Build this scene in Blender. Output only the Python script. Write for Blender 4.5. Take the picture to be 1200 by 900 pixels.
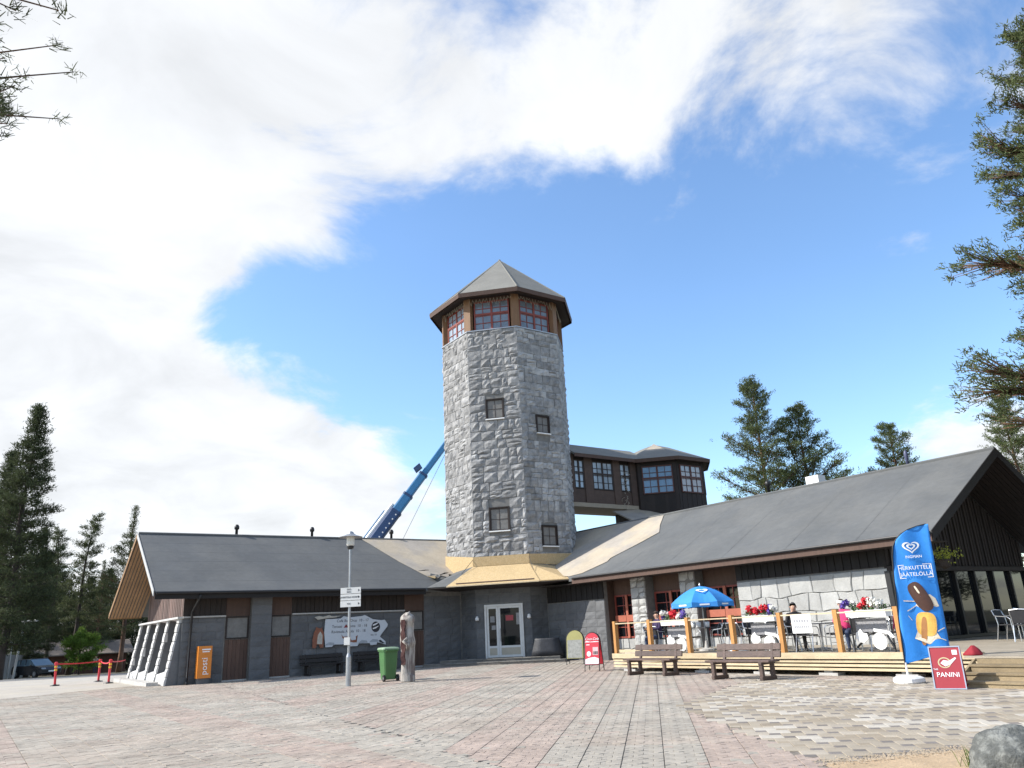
import bpy, bmesh, math, random
import numpy as np
from mathutils import Vector, Matrix, noise as mnoise
R = math.radians
rnd = random.Random(7)
scene = bpy.context.scene
for o in list(bpy.data.objects): bpy.data.objects.remove(o)

# ---------------------------------------------------------------- camera
F, EYE = 895.0, 1.55
ROLL = math.atan(-0.05)
PITCH = math.atan((737 - 450) * math.cos(ROLL) / F)
FW = Vector((0, math.cos(PITCH), math.sin(PITCH))); R0 = Vector((1, 0, 0)); U0 = Vector((0, -math.sin(PITCH), math.cos(PITCH)))
CA, SA = math.cos(-ROLL), math.sin(-ROLL)
CAM = Vector((0, 0, EYE))
cd = bpy.data.cameras.new('camera'); cam = bpy.data.objects.new('camera', cd); scene.collection.objects.link(cam)
cx = R0 * CA - U0 * SA; cy = R0 * SA + U0 * CA; cz = -FW
M = Matrix((cx, cy, cz)).transposed().to_4x4(); M.translation = CAM
cam.matrix_world = M
cd.sensor_width = 36; cd.lens = F / 1200 * 36; cd.clip_end = 3000; cd.clip_start = 0.1
scene.camera = cam
scene.render.resolution_x, scene.render.resolution_y = 1024, 768

def ray(x, y):
    ix, iy = x - 600, 450 - y
    return (R0 * (ix * CA + iy * SA) + U0 * (-ix * SA + iy * CA) + FW * F).normalized()
def G(x, y, z=0.0):
    d = ray(x, y); return CAM + d * ((z - EYE) / d.z)
def AT(x, y, dist):
    d = ray(x, y); return CAM + d * (dist / math.hypot(d.x, d.y))
def azv(a): return Vector((math.sin(R(a)), math.cos(R(a)), 0))

# ---------------------------------------------------------------- world, sun, exposure
SUN_AZ, SUN_EL = 266, 39
w = bpy.data.worlds.new('World'); scene.world = w; w.use_nodes = True
nt = w.node_tree; nt.nodes.clear()
def N_(t, **k):
    n = nt.nodes.new(t)
    for a, b in k.items(): setattr(n, a, b)
    return n
L_ = nt.links.new
out = N_('ShaderNodeOutputWorld'); bg = N_('ShaderNodeBackground'); bgc = N_('ShaderNodeBackground'); mix = N_('ShaderNodeMixShader')
sky = N_('ShaderNodeTexSky', sky_type='NISHITA', sun_disc=False)
sky.sun_elevation = R(SUN_EL); sky.sun_rotation = R(SUN_AZ); sky.air_density = 1.0; sky.dust_density = 0.6; sky.ozone_density = 2.5
bg.inputs[1].default_value = 0.132
hsv = N_('ShaderNodeHueSaturation'); hsv.inputs['Saturation'].default_value = 1.12; hsv.inputs['Value'].default_value = 1.55
L_(sky.outputs[0], hsv.inputs['Color']); L_(hsv.outputs[0], bg.inputs[0])
tc = N_('ShaderNodeTexCoord')
nrm = N_('ShaderNodeVectorMath', operation='NORMALIZE'); L_(tc.outputs['Generated'], nrm.inputs[0])
DIR = nrm.outputs[0]
def math_(op, a, b=None, clamp=False):
    n = N_('ShaderNodeMath', operation=op, use_clamp=clamp)
    for i, v in enumerate((a, b)):
        if v is None: continue
        if isinstance(v, (int, float)): n.inputs[i].default_value = v
        else: L_(v, n.inputs[i])
    return n.outputs[0]
sep = N_('ShaderNodeSeparateXYZ'); L_(DIR, sep.inputs[0])
# clouds lie in a layer: project the direction on a plane overhead
den = math_('ADD', math_('MAXIMUM', sep.outputs[2], 0.0), 0.30)
comb = N_('ShaderNodeCombineXYZ'); L_(math_('DIVIDE', sep.outputs[0], den), comb.inputs[0]); L_(math_('DIVIDE', sep.outputs[1], den), comb.inputs[1])
def noise_(vec, scale, detail, rough, dist=0.0, off=(0, 0, 0)):
    mp = N_('ShaderNodeMapping'); mp.inputs['Location'].default_value = off; L_(vec, mp.inputs[0])
    n = N_('ShaderNodeTexNoise'); n.inputs['Scale'].default_value = scale; n.inputs['Detail'].default_value = detail
    n.inputs['Roughness'].default_value = rough; n.inputs['Distortion'].default_value = dist; L_(mp.outputs[0], n.inputs['Vector'])
    return n.outputs['Fac']
n1 = noise_(comb.outputs[0], 2.9, 12, 0.60, 0.35, (3.1, 1.7, 0))
n2 = noise_(comb.outputs[0], 0.9, 3, 0.5, 0.2, (8.3, 4.4, 0))
cov = math_('ADD', math_('MULTIPLY', n1, 2.3), math_('MULTIPLY', n2, 0.4))
cov = math_('SUBTRACT', cov, 1.33)
# cloud masses and clear patches of the sky, in world directions
for (px, py, sharp, wt) in [(20, 330, 12, .60), (150, 500, 34, .44), (300, 600, 90, .42), (260, 110, 26, .46), (540, 110, 60, .36), (700, 130, 75, .24), (900, 60, 45, .24),
                            (1150, 505, 420, .95), (1000, 150, 30, .16), (850, 190, 70, .08), (560, 260, 120, -.22), (1080, 120, 40, .20), (420, 560, 160, .22), (440, 590, 260, .26), (30, 20, 120, -.25), (510, 20, 200, -.20), (300, 330, 160, -.18),
                            (390, 410, 60, -.60), (320, 400, 160, -.25), (470, 270, 130, -.22), (760, 380, 14, -.46), (1000, 420, 16, -.36), (640, 220, 160, -.12), (1040, 260, 60, -.10)]:
    d = ray(px, py)
    dp = N_('ShaderNodeVectorMath', operation='DOT_PRODUCT'); L_(DIR, dp.inputs[0]); dp.inputs[1].default_value = d
    e = math_('POWER', 2.718, math_('MULTIPLY', math_('SUBTRACT', dp.outputs['Value'], 1.0), sharp))
    cov = math_('ADD', cov, math_('MULTIPLY', e, wt))
rmp = N_('ShaderNodeMapRange', interpolation_type='SMOOTHSTEP'); L_(cov, rmp.inputs[0])
rmp.inputs[1].default_value = -0.10; rmp.inputs[2].default_value = 0.40; rmp.inputs[3].default_value = 0.03; rmp.inputs[4].default_value = 0.97
n3 = noise_(comb.outputs[0], 3.2, 8, 0.55, 0.4, (1.3, 9.7, 0))
rc = N_('ShaderNodeMapRange'); L_(n3, rc.inputs[0]); rc.inputs[1].default_value = 0.3; rc.inputs[2].default_value = 0.62; rc.inputs[3].default_value = 0.62; rc.inputs[4].default_value = 0.82
bgc.inputs[0].default_value = (0.955, 0.975, 1.0, 1); L_(rc.outputs[0], bgc.inputs[1])
L_(rmp.outputs[0], mix.inputs[0]); L_(bg.outputs[0], mix.inputs[1]); L_(bgc.outputs[0], mix.inputs[2]); L_(mix.outputs[0], out.inputs[0])
sl = bpy.data.lights.new('sun', 'SUN'); sl.energy = 5.0; sl.angle = R(0.53); sl.color = (1.0, 0.95, 0.87)
so = bpy.data.objects.new('sun', sl); scene.collection.objects.link(so)
sd = azv(SUN_AZ) * math.cos(R(SUN_EL)) + Vector((0, 0, math.sin(R(SUN_EL))))
so.rotation_euler = sd.to_track_quat('Z', 'Y').to_euler(); so.location = (-30, 0, 40)
vs = scene.view_settings; vs.view_transform = 'Standard'; vs.look = 'None'; vs.exposure = 0.48; vs.gamma = 1.0; vs.use_curve_mapping = False

# ---------------------------------------------------------------- building frame
A = 190
U, V, NN, SS = azv(A - 45), azv(A + 45), azv(A), azv(A - 90)
ZZ = Vector((0, 0, 1))
def W(u, v, z=0.0): return U * u + V * v + ZZ * z
def WN(n, s, z=0.0): return NN * n + SS * s + ZZ * z

# ---------------------------------------------------------------- materials
MATS = {}
def mat(name, col, rough=0.7, var=0.15, vscale=3.0, bump=0.0, bscale=20.0, metal=0.0, spec=0.5, rand=0.0, emit=0.0, alpha=1.0, trans=0.0,
        col2=None, c2scale=1.0, c2lo=0.45, c2hi=0.6, stretch=None, tint=None, leafy=0.0):
    if name in MATS: return MATS[name]
    m = mat_(name, col, rough, var, vscale, bump, bscale, metal, spec, rand, emit, alpha, trans, col2, c2scale, c2lo, c2hi, stretch, tint)
    if leafy:      # thin leaves let light through
        t = m.node_tree; b = t.nodes['Principled BSDF']; o = t.nodes['Material Output']; tl = t.nodes.new('ShaderNodeBsdfTranslucent'); mx = t.nodes.new('ShaderNodeMixShader'); mx.inputs[0].default_value = leafy
        t.links.new(b.inputs['Base Color'].links[0].from_socket, tl.inputs['Color']); t.links.new(b.outputs[0], mx.inputs[1]); t.links.new(tl.outputs[0], mx.inputs[2]); t.links.new(mx.outputs[0], o.inputs['Surface'])
    return m
def mat_(name, col, rough=0.7, var=0.15, vscale=3.0, bump=0.0, bscale=20.0, metal=0.0, spec=0.5, rand=0.0, emit=0.0, alpha=1.0, trans=0.0,
        col2=None, c2scale=1.0, c2lo=0.45, c2hi=0.6, stretch=None, tint=None):
    if name in MATS: return MATS[name]
    m = bpy.data.materials.new(name); m.use_nodes = True; t = m.node_tree; n = t.nodes; l = t.links.new
    b = n['Principled BSDF']; b.inputs['Roughness'].default_value = rough; b.inputs['Metallic'].default_value = metal
    b.inputs['Specular IOR Level'].default_value = spec
    tcx = n.new('ShaderNodeTexCoord'); vec = tcx.outputs['Object']
    if stretch:
        mp = n.new('ShaderNodeMapping'); mp.inputs['Scale'].default_value = stretch; l(vec, mp.inputs[0]); vec = mp.outputs[0]
    def nz(sc, det=5, rg=0.6):
        q = n.new('ShaderNodeTexNoise'); q.inputs['Scale'].default_value = sc; q.inputs['Detail'].default_value = det; q.inputs['Roughness'].default_value = rg
        l(vec, q.inputs['Vector']); return q.outputs['Fac']
    def mixc(fac, a, bcol):
        q = n.new('ShaderNodeMix'); q.data_type = 'RGBA'
        l(fac, q.inputs[0])
        for i, c in ((6, a), (7, bcol)):
            if isinstance(c, tuple): q.inputs[i].default_value = (*c[:3], 1)
            else: l(c, q.inputs[i])
        return q.outputs[2]
    cur = tuple(col)
    if col2:
        mr = n.new('ShaderNodeMapRange'); l(nz(c2scale, 6, .62), mr.inputs[0]); mr.inputs[1].default_value = c2lo; mr.inputs[2].default_value = c2hi
        cur = mixc(mr.outputs[0], tuple(col), tuple(col2))
    def scalec(c, fac):          # multiply colour by a factor socket
        q = n.new('ShaderNodeMix'); q.data_type = 'RGBA'; q.blend_type = 'MULTIPLY'; q.inputs[0].default_value = 1
        if isinstance(c, tuple): q.inputs[6].default_value = (*c, 1)
        else: l(c, q.inputs[6])
        l(fac, q.inputs[7]); return q.outputs[2]
    if var:
        mr = n.new('ShaderNodeMapRange'); l(nz(vscale), mr.inputs[0]); mr.inputs[1].default_value = .25; mr.inputs[2].default_value = .75
        mr.inputs[3].default_value = 1 - var; mr.inputs[4].default_value = 1 + var; cur = scalec(cur, mr.outputs[0])
        mr2 = n.new('ShaderNodeMapRange'); l(nz(vscale * 9, 3), mr2.inputs[0]); mr2.inputs[1].default_value = .25; mr2.inputs[2].default_value = .75
        mr2.inputs[3].default_value = 1 - var * .6; mr2.inputs[4].default_value = 1 + var * .6; cur = scalec(cur, mr2.outputs[0])
    if rand:
        oi = n.new('ShaderNodeObjectInfo'); mr = n.new('ShaderNodeMapRange'); l(oi.outputs['Random'], mr.inputs[0])
        mr.inputs[3].default_value = 1 - rand; mr.inputs[4].default_value = 1 + rand; cur = scalec(cur, mr.outputs[0])
    if tint:
        at = n.new('ShaderNodeAttribute'); at.attribute_name = 'tint'; mr = n.new('ShaderNodeMapRange'); l(at.outputs['Fac'], mr.inputs[0])
        mr.inputs[3].default_value = 1 - tint; mr.inputs[4].default_value = 1 + tint; cur = scalec(cur, mr.outputs[0])
    if isinstance(cur, tuple): b.inputs['Base Color'].default_value = (*cur, 1)
    else: l(cur, b.inputs['Base Color'])
    if bump:
        bp = n.new('ShaderNodeBump'); bp.inputs['Strength'].default_value = bump; bp.inputs['Distance'].default_value = .03
        l(nz(bscale, 6, .65), bp.inputs['Height']); l(bp.outputs[0], b.inputs['Normal'])
    if emit: b.inputs['Emission Color'].default_value = (*col, 1); b.inputs['Emission Strength'].default_value = emit
    if trans: b.inputs['Transmission Weight'].default_value = trans
    if alpha < 1: b.inputs['Alpha'].default_value = alpha
    MATS[name] = m; return m

granite = mat('rough granite', (.355, .352, .345), .9, .24, 3.5, .9, 26, spec=.2, rand=.17, tint=.17, col2=(.255, .256, .258), c2scale=4, c2lo=.46, c2hi=.64)
mortar = mat('mortar', (.19, .185, .175), .95, .2, 5, .3, 30, spec=.2)
slab_stone = mat('pale wall stone', (.37, .37, .355), .9, .16, 2.5, .5, 16, spec=.2, rand=.12)
ashlar = mat('smooth grey ashlar', (.125, .128, .132), .85, .14, 1.6, .3, 25, spec=.3, rand=.12)
white_stone = mat('pale buttress stone', (.52, .515, .50), .9, .15, 2.5, .6, 12, spec=.2, rand=.1)
plaster = mat('grey brown plaster', (.12, .105, .10), .9, .12, 2, .2, 30)
felt = mat('grey roofing felt', (.104, .109, .111), .85, .12, .5, .25, 90, spec=.3, rand=.02, col2=(.122, .125, .123), c2scale=.35)
felt_top = mat('weathered tower felt', (.20, .195, .175), .85, .12, .8, .25, 90, spec=.3)
under = mat('tan roof underlay', (.40, .345, .265), .75, .14, .9, .15, 40, spec=.3, col2=(.33, .30, .26), c2scale=.5)
osb = mat('oriented strand board', (.44, .315, .16), .75, .16, 12, .15, 80, spec=.2, col2=(.50, .385, .225), c2scale=22, c2lo=.4, c2hi=.62)
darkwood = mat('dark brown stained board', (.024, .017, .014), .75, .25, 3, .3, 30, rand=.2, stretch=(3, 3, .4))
midwood = mat('brown stained board', (.085, .048, .034), .72, .2, 3, .3, 30, rand=.15, stretch=(3, 3, .4))
siding = mat('weathered purple brown siding', (.13, .085, .073), .8, .22, 3, .3, 30, rand=.38, stretch=(3, 3, .35))
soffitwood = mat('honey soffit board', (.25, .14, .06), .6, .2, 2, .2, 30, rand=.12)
blackwood = mat('near black board', (.012, .010, .009), .8, .2, 3, .3, 30, rand=.25)
redwood = mat('red painted window frame', (.22, .045, .03), .55, .15, 4, .15, 40)
terra = mat('terracotta red paint', (.36, .105, .06), .6, .15, 4, .15, 40)
glass = mat('dark window glass', (.008, .009, .011), .03, 0, 1, spec=.3)
skyglass = mat('glass with half painted sky sheen', (.17, .20, .235), .05, .25, 2, spec=.6)  # part of the sky's reflection is mixed into the base colour
paleglass = mat('glass with painted sky sheen', (.30, .36, .42), .05, .1, 1, spec=.9)  # pale sky reflection painted into the glass colour
whitepaint = mat('white paint', (.78, .78, .76), .5, .05, 3)
offwhite = mat('white door frame', (.62, .62, .60), .5, .08, 3)
blackmetal = mat('black metal', (.012, .012, .013), .45, .1, 5)
greymetal = mat('galvanised metal', (.36, .37, .38), .42, .15, 5, metal=.7)
alu = mat('aluminium', (.62, .63, .64), .3, .1, 6, metal=.85)
pine = mat('honey stained pine post', (.46, .22, .065), .55, .22, 4, .2, 30, stretch=(4, 4, .5), rand=.1)
newpine = mat('fresh pine board', (.52, .42, .27), .6, .18, 3, .2, 30, stretch=(1, 1, 3), rand=.12)
deckwood = mat('weathered deck board', (.30, .26, .20), .75, .2, 3, .3, 30, rand=.18)
stepwood = mat('dull olive step board', (.235, .18, .105), .75, .2, 3, .3, 30, rand=.18)
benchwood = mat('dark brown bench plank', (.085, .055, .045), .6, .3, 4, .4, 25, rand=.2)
concrete = mat('concrete', (.42, .41, .39), .9, .15, 3, .4, 25)
text_dark = mat('dark print', (.025, .025, .03), .6, 0)
text_white = mat('white print', (.80, .80, .80), .6, 0)

# ---------------------------------------------------------------- mesh builder
COL = scene.collection
class MB:
    def __init__(s): s.v = []; s.f = []; s.m = []; s.cur = 0
    def poly(s, pts):
        i = len(s.v); s.v += [tuple(p) for p in pts]; s.f.append(tuple(range(i, i + len(pts)))); s.m.append(s.cur); return s
    def prism(s, pts, off):
        n = len(pts); i = len(s.v); off = Vector(off)
        s.v += [tuple(p) for p in pts] + [tuple(Vector(p) + off) for p in pts]
        s.f.append(tuple(range(i, i + n))); s.f.append(tuple(range(i + 2 * n - 1, i + n - 1, -1)))
        for k in range(n): s.f.append((i + k, i + (k + 1) % n, i + n + (k + 1) % n, i + n + k))
        s.m += [s.cur] * (n + 2); return s
    def box(s, o, a, b, c):      # o corner, three edge vectors
        o = Vector(o); a = Vector(a); b = Vector(b); c = Vector(c); return s.prism([o, o + a, o + a + b, o + b], c)
    def cbox(s, cx, cy, cz, sx, sy, sz):
        return s.box((cx - sx / 2, cy - sy / 2, cz - sz / 2), (sx, 0, 0), (0, sy, 0), (0, 0, sz))
    def bbox(s, cx, cy, cz, sx, sy, sz, b=.01):   # box with bevelled vertical and top edges
        x, y, z0, z1 = sx / 2, sy / 2, cz - sz / 2, cz + sz / 2
        def ring(i, z): return [(cx + p, cy + q, z) for p, q in [(-x + i + b, -y + i), (x - i - b, -y + i), (x - i, -y + i + b), (x - i, y - i - b), (x - i - b, y - i), (-x + i + b, y - i), (-x + i, y - i - b), (-x + i, -y + i + b)]]
        return s.loft([ring(b, z0), ring(0, z0 + b), ring(0, z1 - b), ring(b, z1)])
    def loft(s, rings, closed=True, caps=True):
        n = len(rings[0]); i0 = len(s.v)
        for r in rings: s.v += [tuple(p) for p in r]
        for k in range(len(rings) - 1):
            for j in range(n if closed else n - 1):
                a = i0 + k * n + j; b = i0 + k * n + (j + 1) % n
                s.f.append((a, b, b + n, a + n)); s.m.append(s.cur)
        if caps and closed:
            s.f.append(tuple(range(i0 + n - 1, i0 - 1, -1))); e = i0 + (len(rings) - 1) * n; s.f.append(tuple(range(e, e + n))); s.m += [s.cur] * 2
        return s
    def tube(s, pts, rad, n=8):
        pts = [Vector(p) for p in pts]; rings = []
        if isinstance(rad, (int, float)): rad = [rad] * len(pts)
        for k, p in enumerate(pts):
            d = (pts[min(k + 1, len(pts) - 1)] - pts[max(k - 1, 0)]).normalized()
            a = d.orthogonal().normalized() if k == 0 else (pa - d * pa.dot(d)).normalized()
            pa = a; b = d.cross(a)
            rings.append([p + (a * math.cos(2 * math.pi * j / n) + b * math.sin(2 * math.pi * j / n)) * rad[k] for j in range(n)])
        return s.loft(rings)
    def lathe(s, prof, n=16, c=(0, 0, 0)):
        return s.loft([[(c[0] + r * math.cos(2 * math.pi * j / n), c[1] + r * math.sin(2 * math.pi * j / n), c[2] + z) for j in range(n)] for r, z in prof])
    def build(s, name, m, parent=None, smooth=False, recalc=True, origin=None):
        me = bpy.data.meshes.new(name)
        o3 = Vector(origin) if origin is not None else (parent_loc(parent) if parent is not None else Vector((0, 0, 0)))
        me.from_pydata([(p[0] - o3.x, p[1] - o3.y, p[2] - o3.z) for p in s.v], [], s.f)
        ms = m if isinstance(m, (list, tuple)) else [m]
        for q in ms: me.materials.append(q)
        if len(ms) > 1: me.polygons.foreach_set('material_index', s.m)
        if recalc:
            bm = bmesh.new(); bm.from_mesh(me); bmesh.ops.recalc_face_normals(bm, faces=bm.faces); bm.to_mesh(me); bm.free()
        if smooth: me.polygons.foreach_set('use_smooth', [True] * len(me.polygons))
        o = bpy.data.objects.new(name, me); COL.objects.link(o)
        if parent is not None: o.parent = parent
        elif origin is not None: o.location = o3
        return o
def parent_loc(p):
    # children of world-built things: subtract the root's location
    v = Vector((0, 0, 0))
    while p is not None:
        v += p.location; p = p.parent
    return v
def thing(name, label, cat, loc=(0, 0, 0), rotz=0, group=None):
    o = bpy.data.objects.new(name, None); COL.objects.link(o); o.empty_display_size = .2
    o.location = loc; o.rotation_euler = (0, 0, rotz); return tag(o, label, cat, group)
def tag(o, label, cat, group=None, kind=None):
    if label: o['label'] = label
    if cat: o['category'] = cat
    if group: o['group'] = group
    if kind: o['kind'] = kind
    return o
def dup(root, loc, rotz, label=None, scale=1.0):
    r = root.copy(); COL.objects.link(r); r.location = loc; r.rotation_euler = (0, 0, rotz); r.scale = (scale,) * 3 if not isinstance(scale, tuple) else scale
    if label: r['label'] = label
    for ch in root.children:
        c = ch.copy(); COL.objects.link(c); c.parent = r
        for g in ch.children:
            d = g.copy(); COL.objects.link(d); d.parent = c
    return r
def text(name, body, size, m, parent, pos, xdir, ydir, extr=.002, shear=0.0, align='CENTER', space=1.0):
    """lettering laid out in 3-D: pos is the anchor, xdir/ydir the writing plane (in the parent's space)"""
    cu = bpy.data.curves.new(name, 'FONT'); cu.body = body; cu.size = size; cu.align_x = align; cu.align_y = 'CENTER'; cu.extrude = extr; cu.shear = shear; cu.space_character = space
    cu.resolution_u = 3
    tmp = bpy.data.objects.new(name, cu); COL.objects.link(tmp)
    dg = bpy.context.evaluated_depsgraph_get(); dg.update()
    me = bpy.data.meshes.new_from_object(tmp.evaluated_get(dg)); bpy.data.objects.remove(tmp); bpy.data.curves.remove(cu)
    xd = Vector(xdir).normalized(); yd = Vector(ydir).normalized(); zd = xd.cross(yd)
    mt = Matrix((xd, yd, zd)).transposed().to_4x4(); mt.translation = Vector(pos) - parent_loc(parent)
    me.transform(mt); me.materials.clear(); me.materials.append(m)
    o = bpy.data.objects.new(name, me); COL.objects.link(o); o.parent = parent; return o
def wthing(name, label, cat, loc, group=None):
    return thing(name, label, cat, loc, 0, group)

# ---- stones on a wall plane: o origin, ex right, ez up, en outward
def stone_block(mb, o, ex, ez, en, x0, x1, z0, z1, depth, rough, j=.012, jit=.02, seg=3, r=rnd):
    """one hewn stone: jittered outline, pillowed uneven face"""
    c = [[x0 + j, z0 + j], [x1 - j, z0 + j], [x1 - j, z1 - j], [x0 + j, z1 - j]]
    for q in c: q[0] += r.uniform(-jit, jit); q[1] += r.uniform(-jit, jit)
    base = len(mb.v); n = seg + 1; tilt = (r.uniform(-1, 1) * rough * .6, r.uniform(-1, 1) * rough * .6)
    for a in range(n):
        for b in range(n):
            s, t = b / seg, a / seg
            px = (c[0][0] * (1 - s) + c[1][0] * s) * (1 - t) + (c[3][0] * (1 - s) + c[2][0] * s) * t
            pz = (c[0][1] * (1 - s) + c[1][1] * s) * (1 - t) + (c[3][1] * (1 - s) + c[2][1] * s) * t
            edge = a in (0, seg) or b in (0, seg)
            h = depth * (.45 if edge else 1) + (0 if edge else r.uniform(-rough, rough)) + tilt[0] * (s - .5) + tilt[1] * (t - .5)
            mb.v.append(tuple(o + ex * px + ez * pz + en * max(.006, h)))
    for a in range(seg):
        for b in range(seg):
            i = base + a * n + b; mb.f.append((i, i + 1, i + n + 1, i + n)); mb.m.append(mb.cur)
    ring = [base + b for b in range(n)] + [base + a * n + seg for a in range(1, n)] + [base + seg * n + b for b in range(seg - 1, -1, -1)] + [base + a * n for a in range(seg - 1, 0, -1)]
    k = len(mb.v)
    for i in ring: mb.v.append(tuple(Vector(mb.v[i]) - en * (depth + .02)))
    L = len(ring)
    for i in range(L): mb.f.append((ring[i], k + i, k + (i + 1) % L, ring[(i + 1) % L])); mb.m.append(mb.cur)
def coursed(x0, x1, z0, z1, hmin, hmax, wmin, wmax, holes=(), split=.2, r=rnd):
    """irregular courses of stones as rectangles, kept clear of the holes"""
    res = []; z = z0
    while z < z1 - .02:
        h = r.uniform(hmin, hmax)
        if z + h > z1 - hmin * .6: h = z1 - z
        segs = [(x0, x1)]
        for (a, b, c, d) in holes:
            if z < d - .02 and z + h > c + .02:
                segs = [q for s in segs for q in ((s[0], min(s[1], a)), (max(s[0], b), s[1])) if q[1] - q[0] > .06]
        for s in segs:
            x = s[0]
            while x < s[1] - .01:
                wd = r.uniform(wmin, wmax)
                if x + wd > s[1] - wmin * .6: wd = s[1] - x
                if r.random() < split and h > hmin * 1.15:
                    t = r.uniform(.38, .62); res.append((x, x + wd, z, z + h * t)); res.append((x, x + wd, z + h * t, z + h))
                else: res.append((x, x + wd, z, z + h))
                x += wd
        z += h
    # trim to holes vertically
    outl = []
    for (a, b, c, d) in res:
        ok = True
        for (ha, hb, hc, hd) in holes:
            if a < hb - .01 and b > ha + .01 and c < hd - .01 and d > hc + .01: ok = False
        if ok: outl.append((a, b, c, d))
    return outl
def stones_as_parts(name, rects, o, ex, ez, en, m, parent, depth, rough, limit=10**6, seg=3, jit=.02, j=.012):
    for k, q in enumerate(rects[:limit]):
        mb = MB(); stone_block(mb, o, ex, ez, en, *q, depth, rough, seg=seg, jit=jit, j=j); mb.build(name, m, parent)
    if len(rects) > limit:
        mb = MB(); tints = []
        for q in rects[limit:]:
            f0 = len(mb.f); stone_block(mb, o, ex, ez, en, *q, depth, rough, seg=seg, jit=jit, j=j); tints += [rnd.random()] * (len(mb.f) - f0)
        ob = mb.build(name, m, parent, recalc=False); ob['kind'] = 'stuff'
        at = ob.data.attributes.new('tint', 'FLOAT', 'FACE'); at.data.foreach_set('value', tints)
def voronoi_cells(pts, x0, x1, z0, z1):
    cells = []
    for i, p in enumerate(pts):
        poly = [(x0, z0), (x1, z0), (x1, z1), (x0, z1)]
        near = sorted(range(len(pts)), key=lambda k: (pts[k][0] - p[0]) ** 2 + (pts[k][1] - p[1]) ** 2)[1:16]
        for k in near:
            q = pts[k]; mx, mz = (p[0] + q[0]) / 2, (p[1] + q[1]) / 2; nx, nz = q[0] - p[0], q[1] - p[1]
            new = []
            for a in range(len(poly)):
                A_, B_ = poly[a], poly[(a + 1) % len(poly)]
                da = (A_[0] - mx) * nx + (A_[1] - mz) * nz; db = (B_[0] - mx) * nx + (B_[1] - mz) * nz
                if da <= 0: new.append(A_)
                if (da < 0) != (db < 0) and da != db:
                    t = da / (da - db); new.append((A_[0] + (B_[0] - A_[0]) * t, A_[1] + (B_[1] - A_[1]) * t))
            poly = new
            if len(poly) < 3: break
        if len(poly) >= 3: cells.append(poly)
    return cells
def poly_stone(poly, o, ex, ez, en, depth, j=.012):
    cxm = sum(p[0] for p in poly) / len(poly); czm = sum(p[1] for p in poly) / len(poly)
    def ins(d):
        r_ = []
        for p in poly:
            v = Vector((p[0] - cxm, p[1] - czm)); L = max(v.length, .001); v *= max(.2, (L - d) / L); r_.append((cxm + v.x, czm + v.y))
        return r_
    mb = MB(); n = len(poly); d = depth + rnd.uniform(-.012, .018); tx, tz = rnd.uniform(-.03, .03), rnd.uniform(-.03, .03)
    def P(q, h): return o + ex * q[0] + ez * q[1] + en * h
    r0 = [P(q, 0) for q in ins(j)]; r1 = [P(q, d * .6) for q in ins(j)]; r2 = [P(q, d + tx * (q[0] - cxm) + tz * (q[1] - czm)) for q in ins(j + .025)]
    return mb.loft([r0, r1, r2])

# window: frame + panes + muntins on a wall plane
def window(parent, name, o, ex, ez, en, x0, x1, z0, z1, fm, gm, nx=2, nz=2, fw=.07, mw=.03, proud=.04, recess=.0, cross=None, sill=None):
    fr = MB(); d0 = en * (proud - .09 - recess)
    def bx(a, b, c, d, extra=0): fr.box(o + ex * a + ez * c + d0, ex * (b - a), ez * (d - c), en * (.09 + extra))
    bx(x0, x1, z0, z0 + fw); bx(x0, x1, z1 - fw, z1); bx(x0, x0 + fw, z0 + fw, z1 - fw); bx(x1 - fw, x1, z0 + fw, z1 - fw)
    if cross:
        cw = cross; xm, zm = (x0 + x1) / 2, (z0 + z1) / 2
        bx(xm - cw / 2, xm + cw / 2, z0 + fw, z1 - fw, -.004); bx(x0 + fw, xm - cw / 2, zm + .1 - cw / 2, zm + .1 + cw / 2, -.008); bx(xm + cw / 2, x1 - fw, zm + .1 - cw / 2, zm + .1 + cw / 2, -.008)
    f = fr.build(name, fm, parent)
    f2 = MB()
    for i in range(1, nx): x = x0 + (x1 - x0) * i / nx; f2.box(o + ex * (x - mw / 2) + ez * (z0 + fw) + d0 + en * .02, ex * mw, ez * (z1 - z0 - 2 * fw), en * .045)
    for i in range(1, nz): z = z0 + (z1 - z0) * i / nz; f2.box(o + ex * (x0 + fw) + ez * (z - mw / 2) + d0 + en * .022, ex * (x1 - x0 - 2 * fw), ez * mw, en * .047)
    if nx > 1 or nz > 1: f2.build('glazing_bar', fm, f)
    for i in range(nx):
        for k in range(nz):
            xa, xb = x0 + fw + (x1 - x0 - 2 * fw) * i / nx, x0 + fw + (x1 - x0 - 2 * fw) * (i + 1) / nx
            za, zb = z0 + fw + (z1 - z0 - 2 * fw) * k / nz, z0 + fw + (z1 - z0 - 2 * fw) * (k + 1) / nz
            t = rnd.uniform(-.006, .006)
            MB().box(o + ex * xa + ez * za + d0 + en * (.028 + t), ex * (xb - xa), ez * (zb - za), en * .008).build('pane', gm, f)
    if sill: MB().box(o + ex * (x0 - .06) + ez * (z0 - .06) + d0, ex * (x1 - x0 + .12), ez * .055, en * (.2 + recess)).build('sill', sill, f)
    return f
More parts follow.
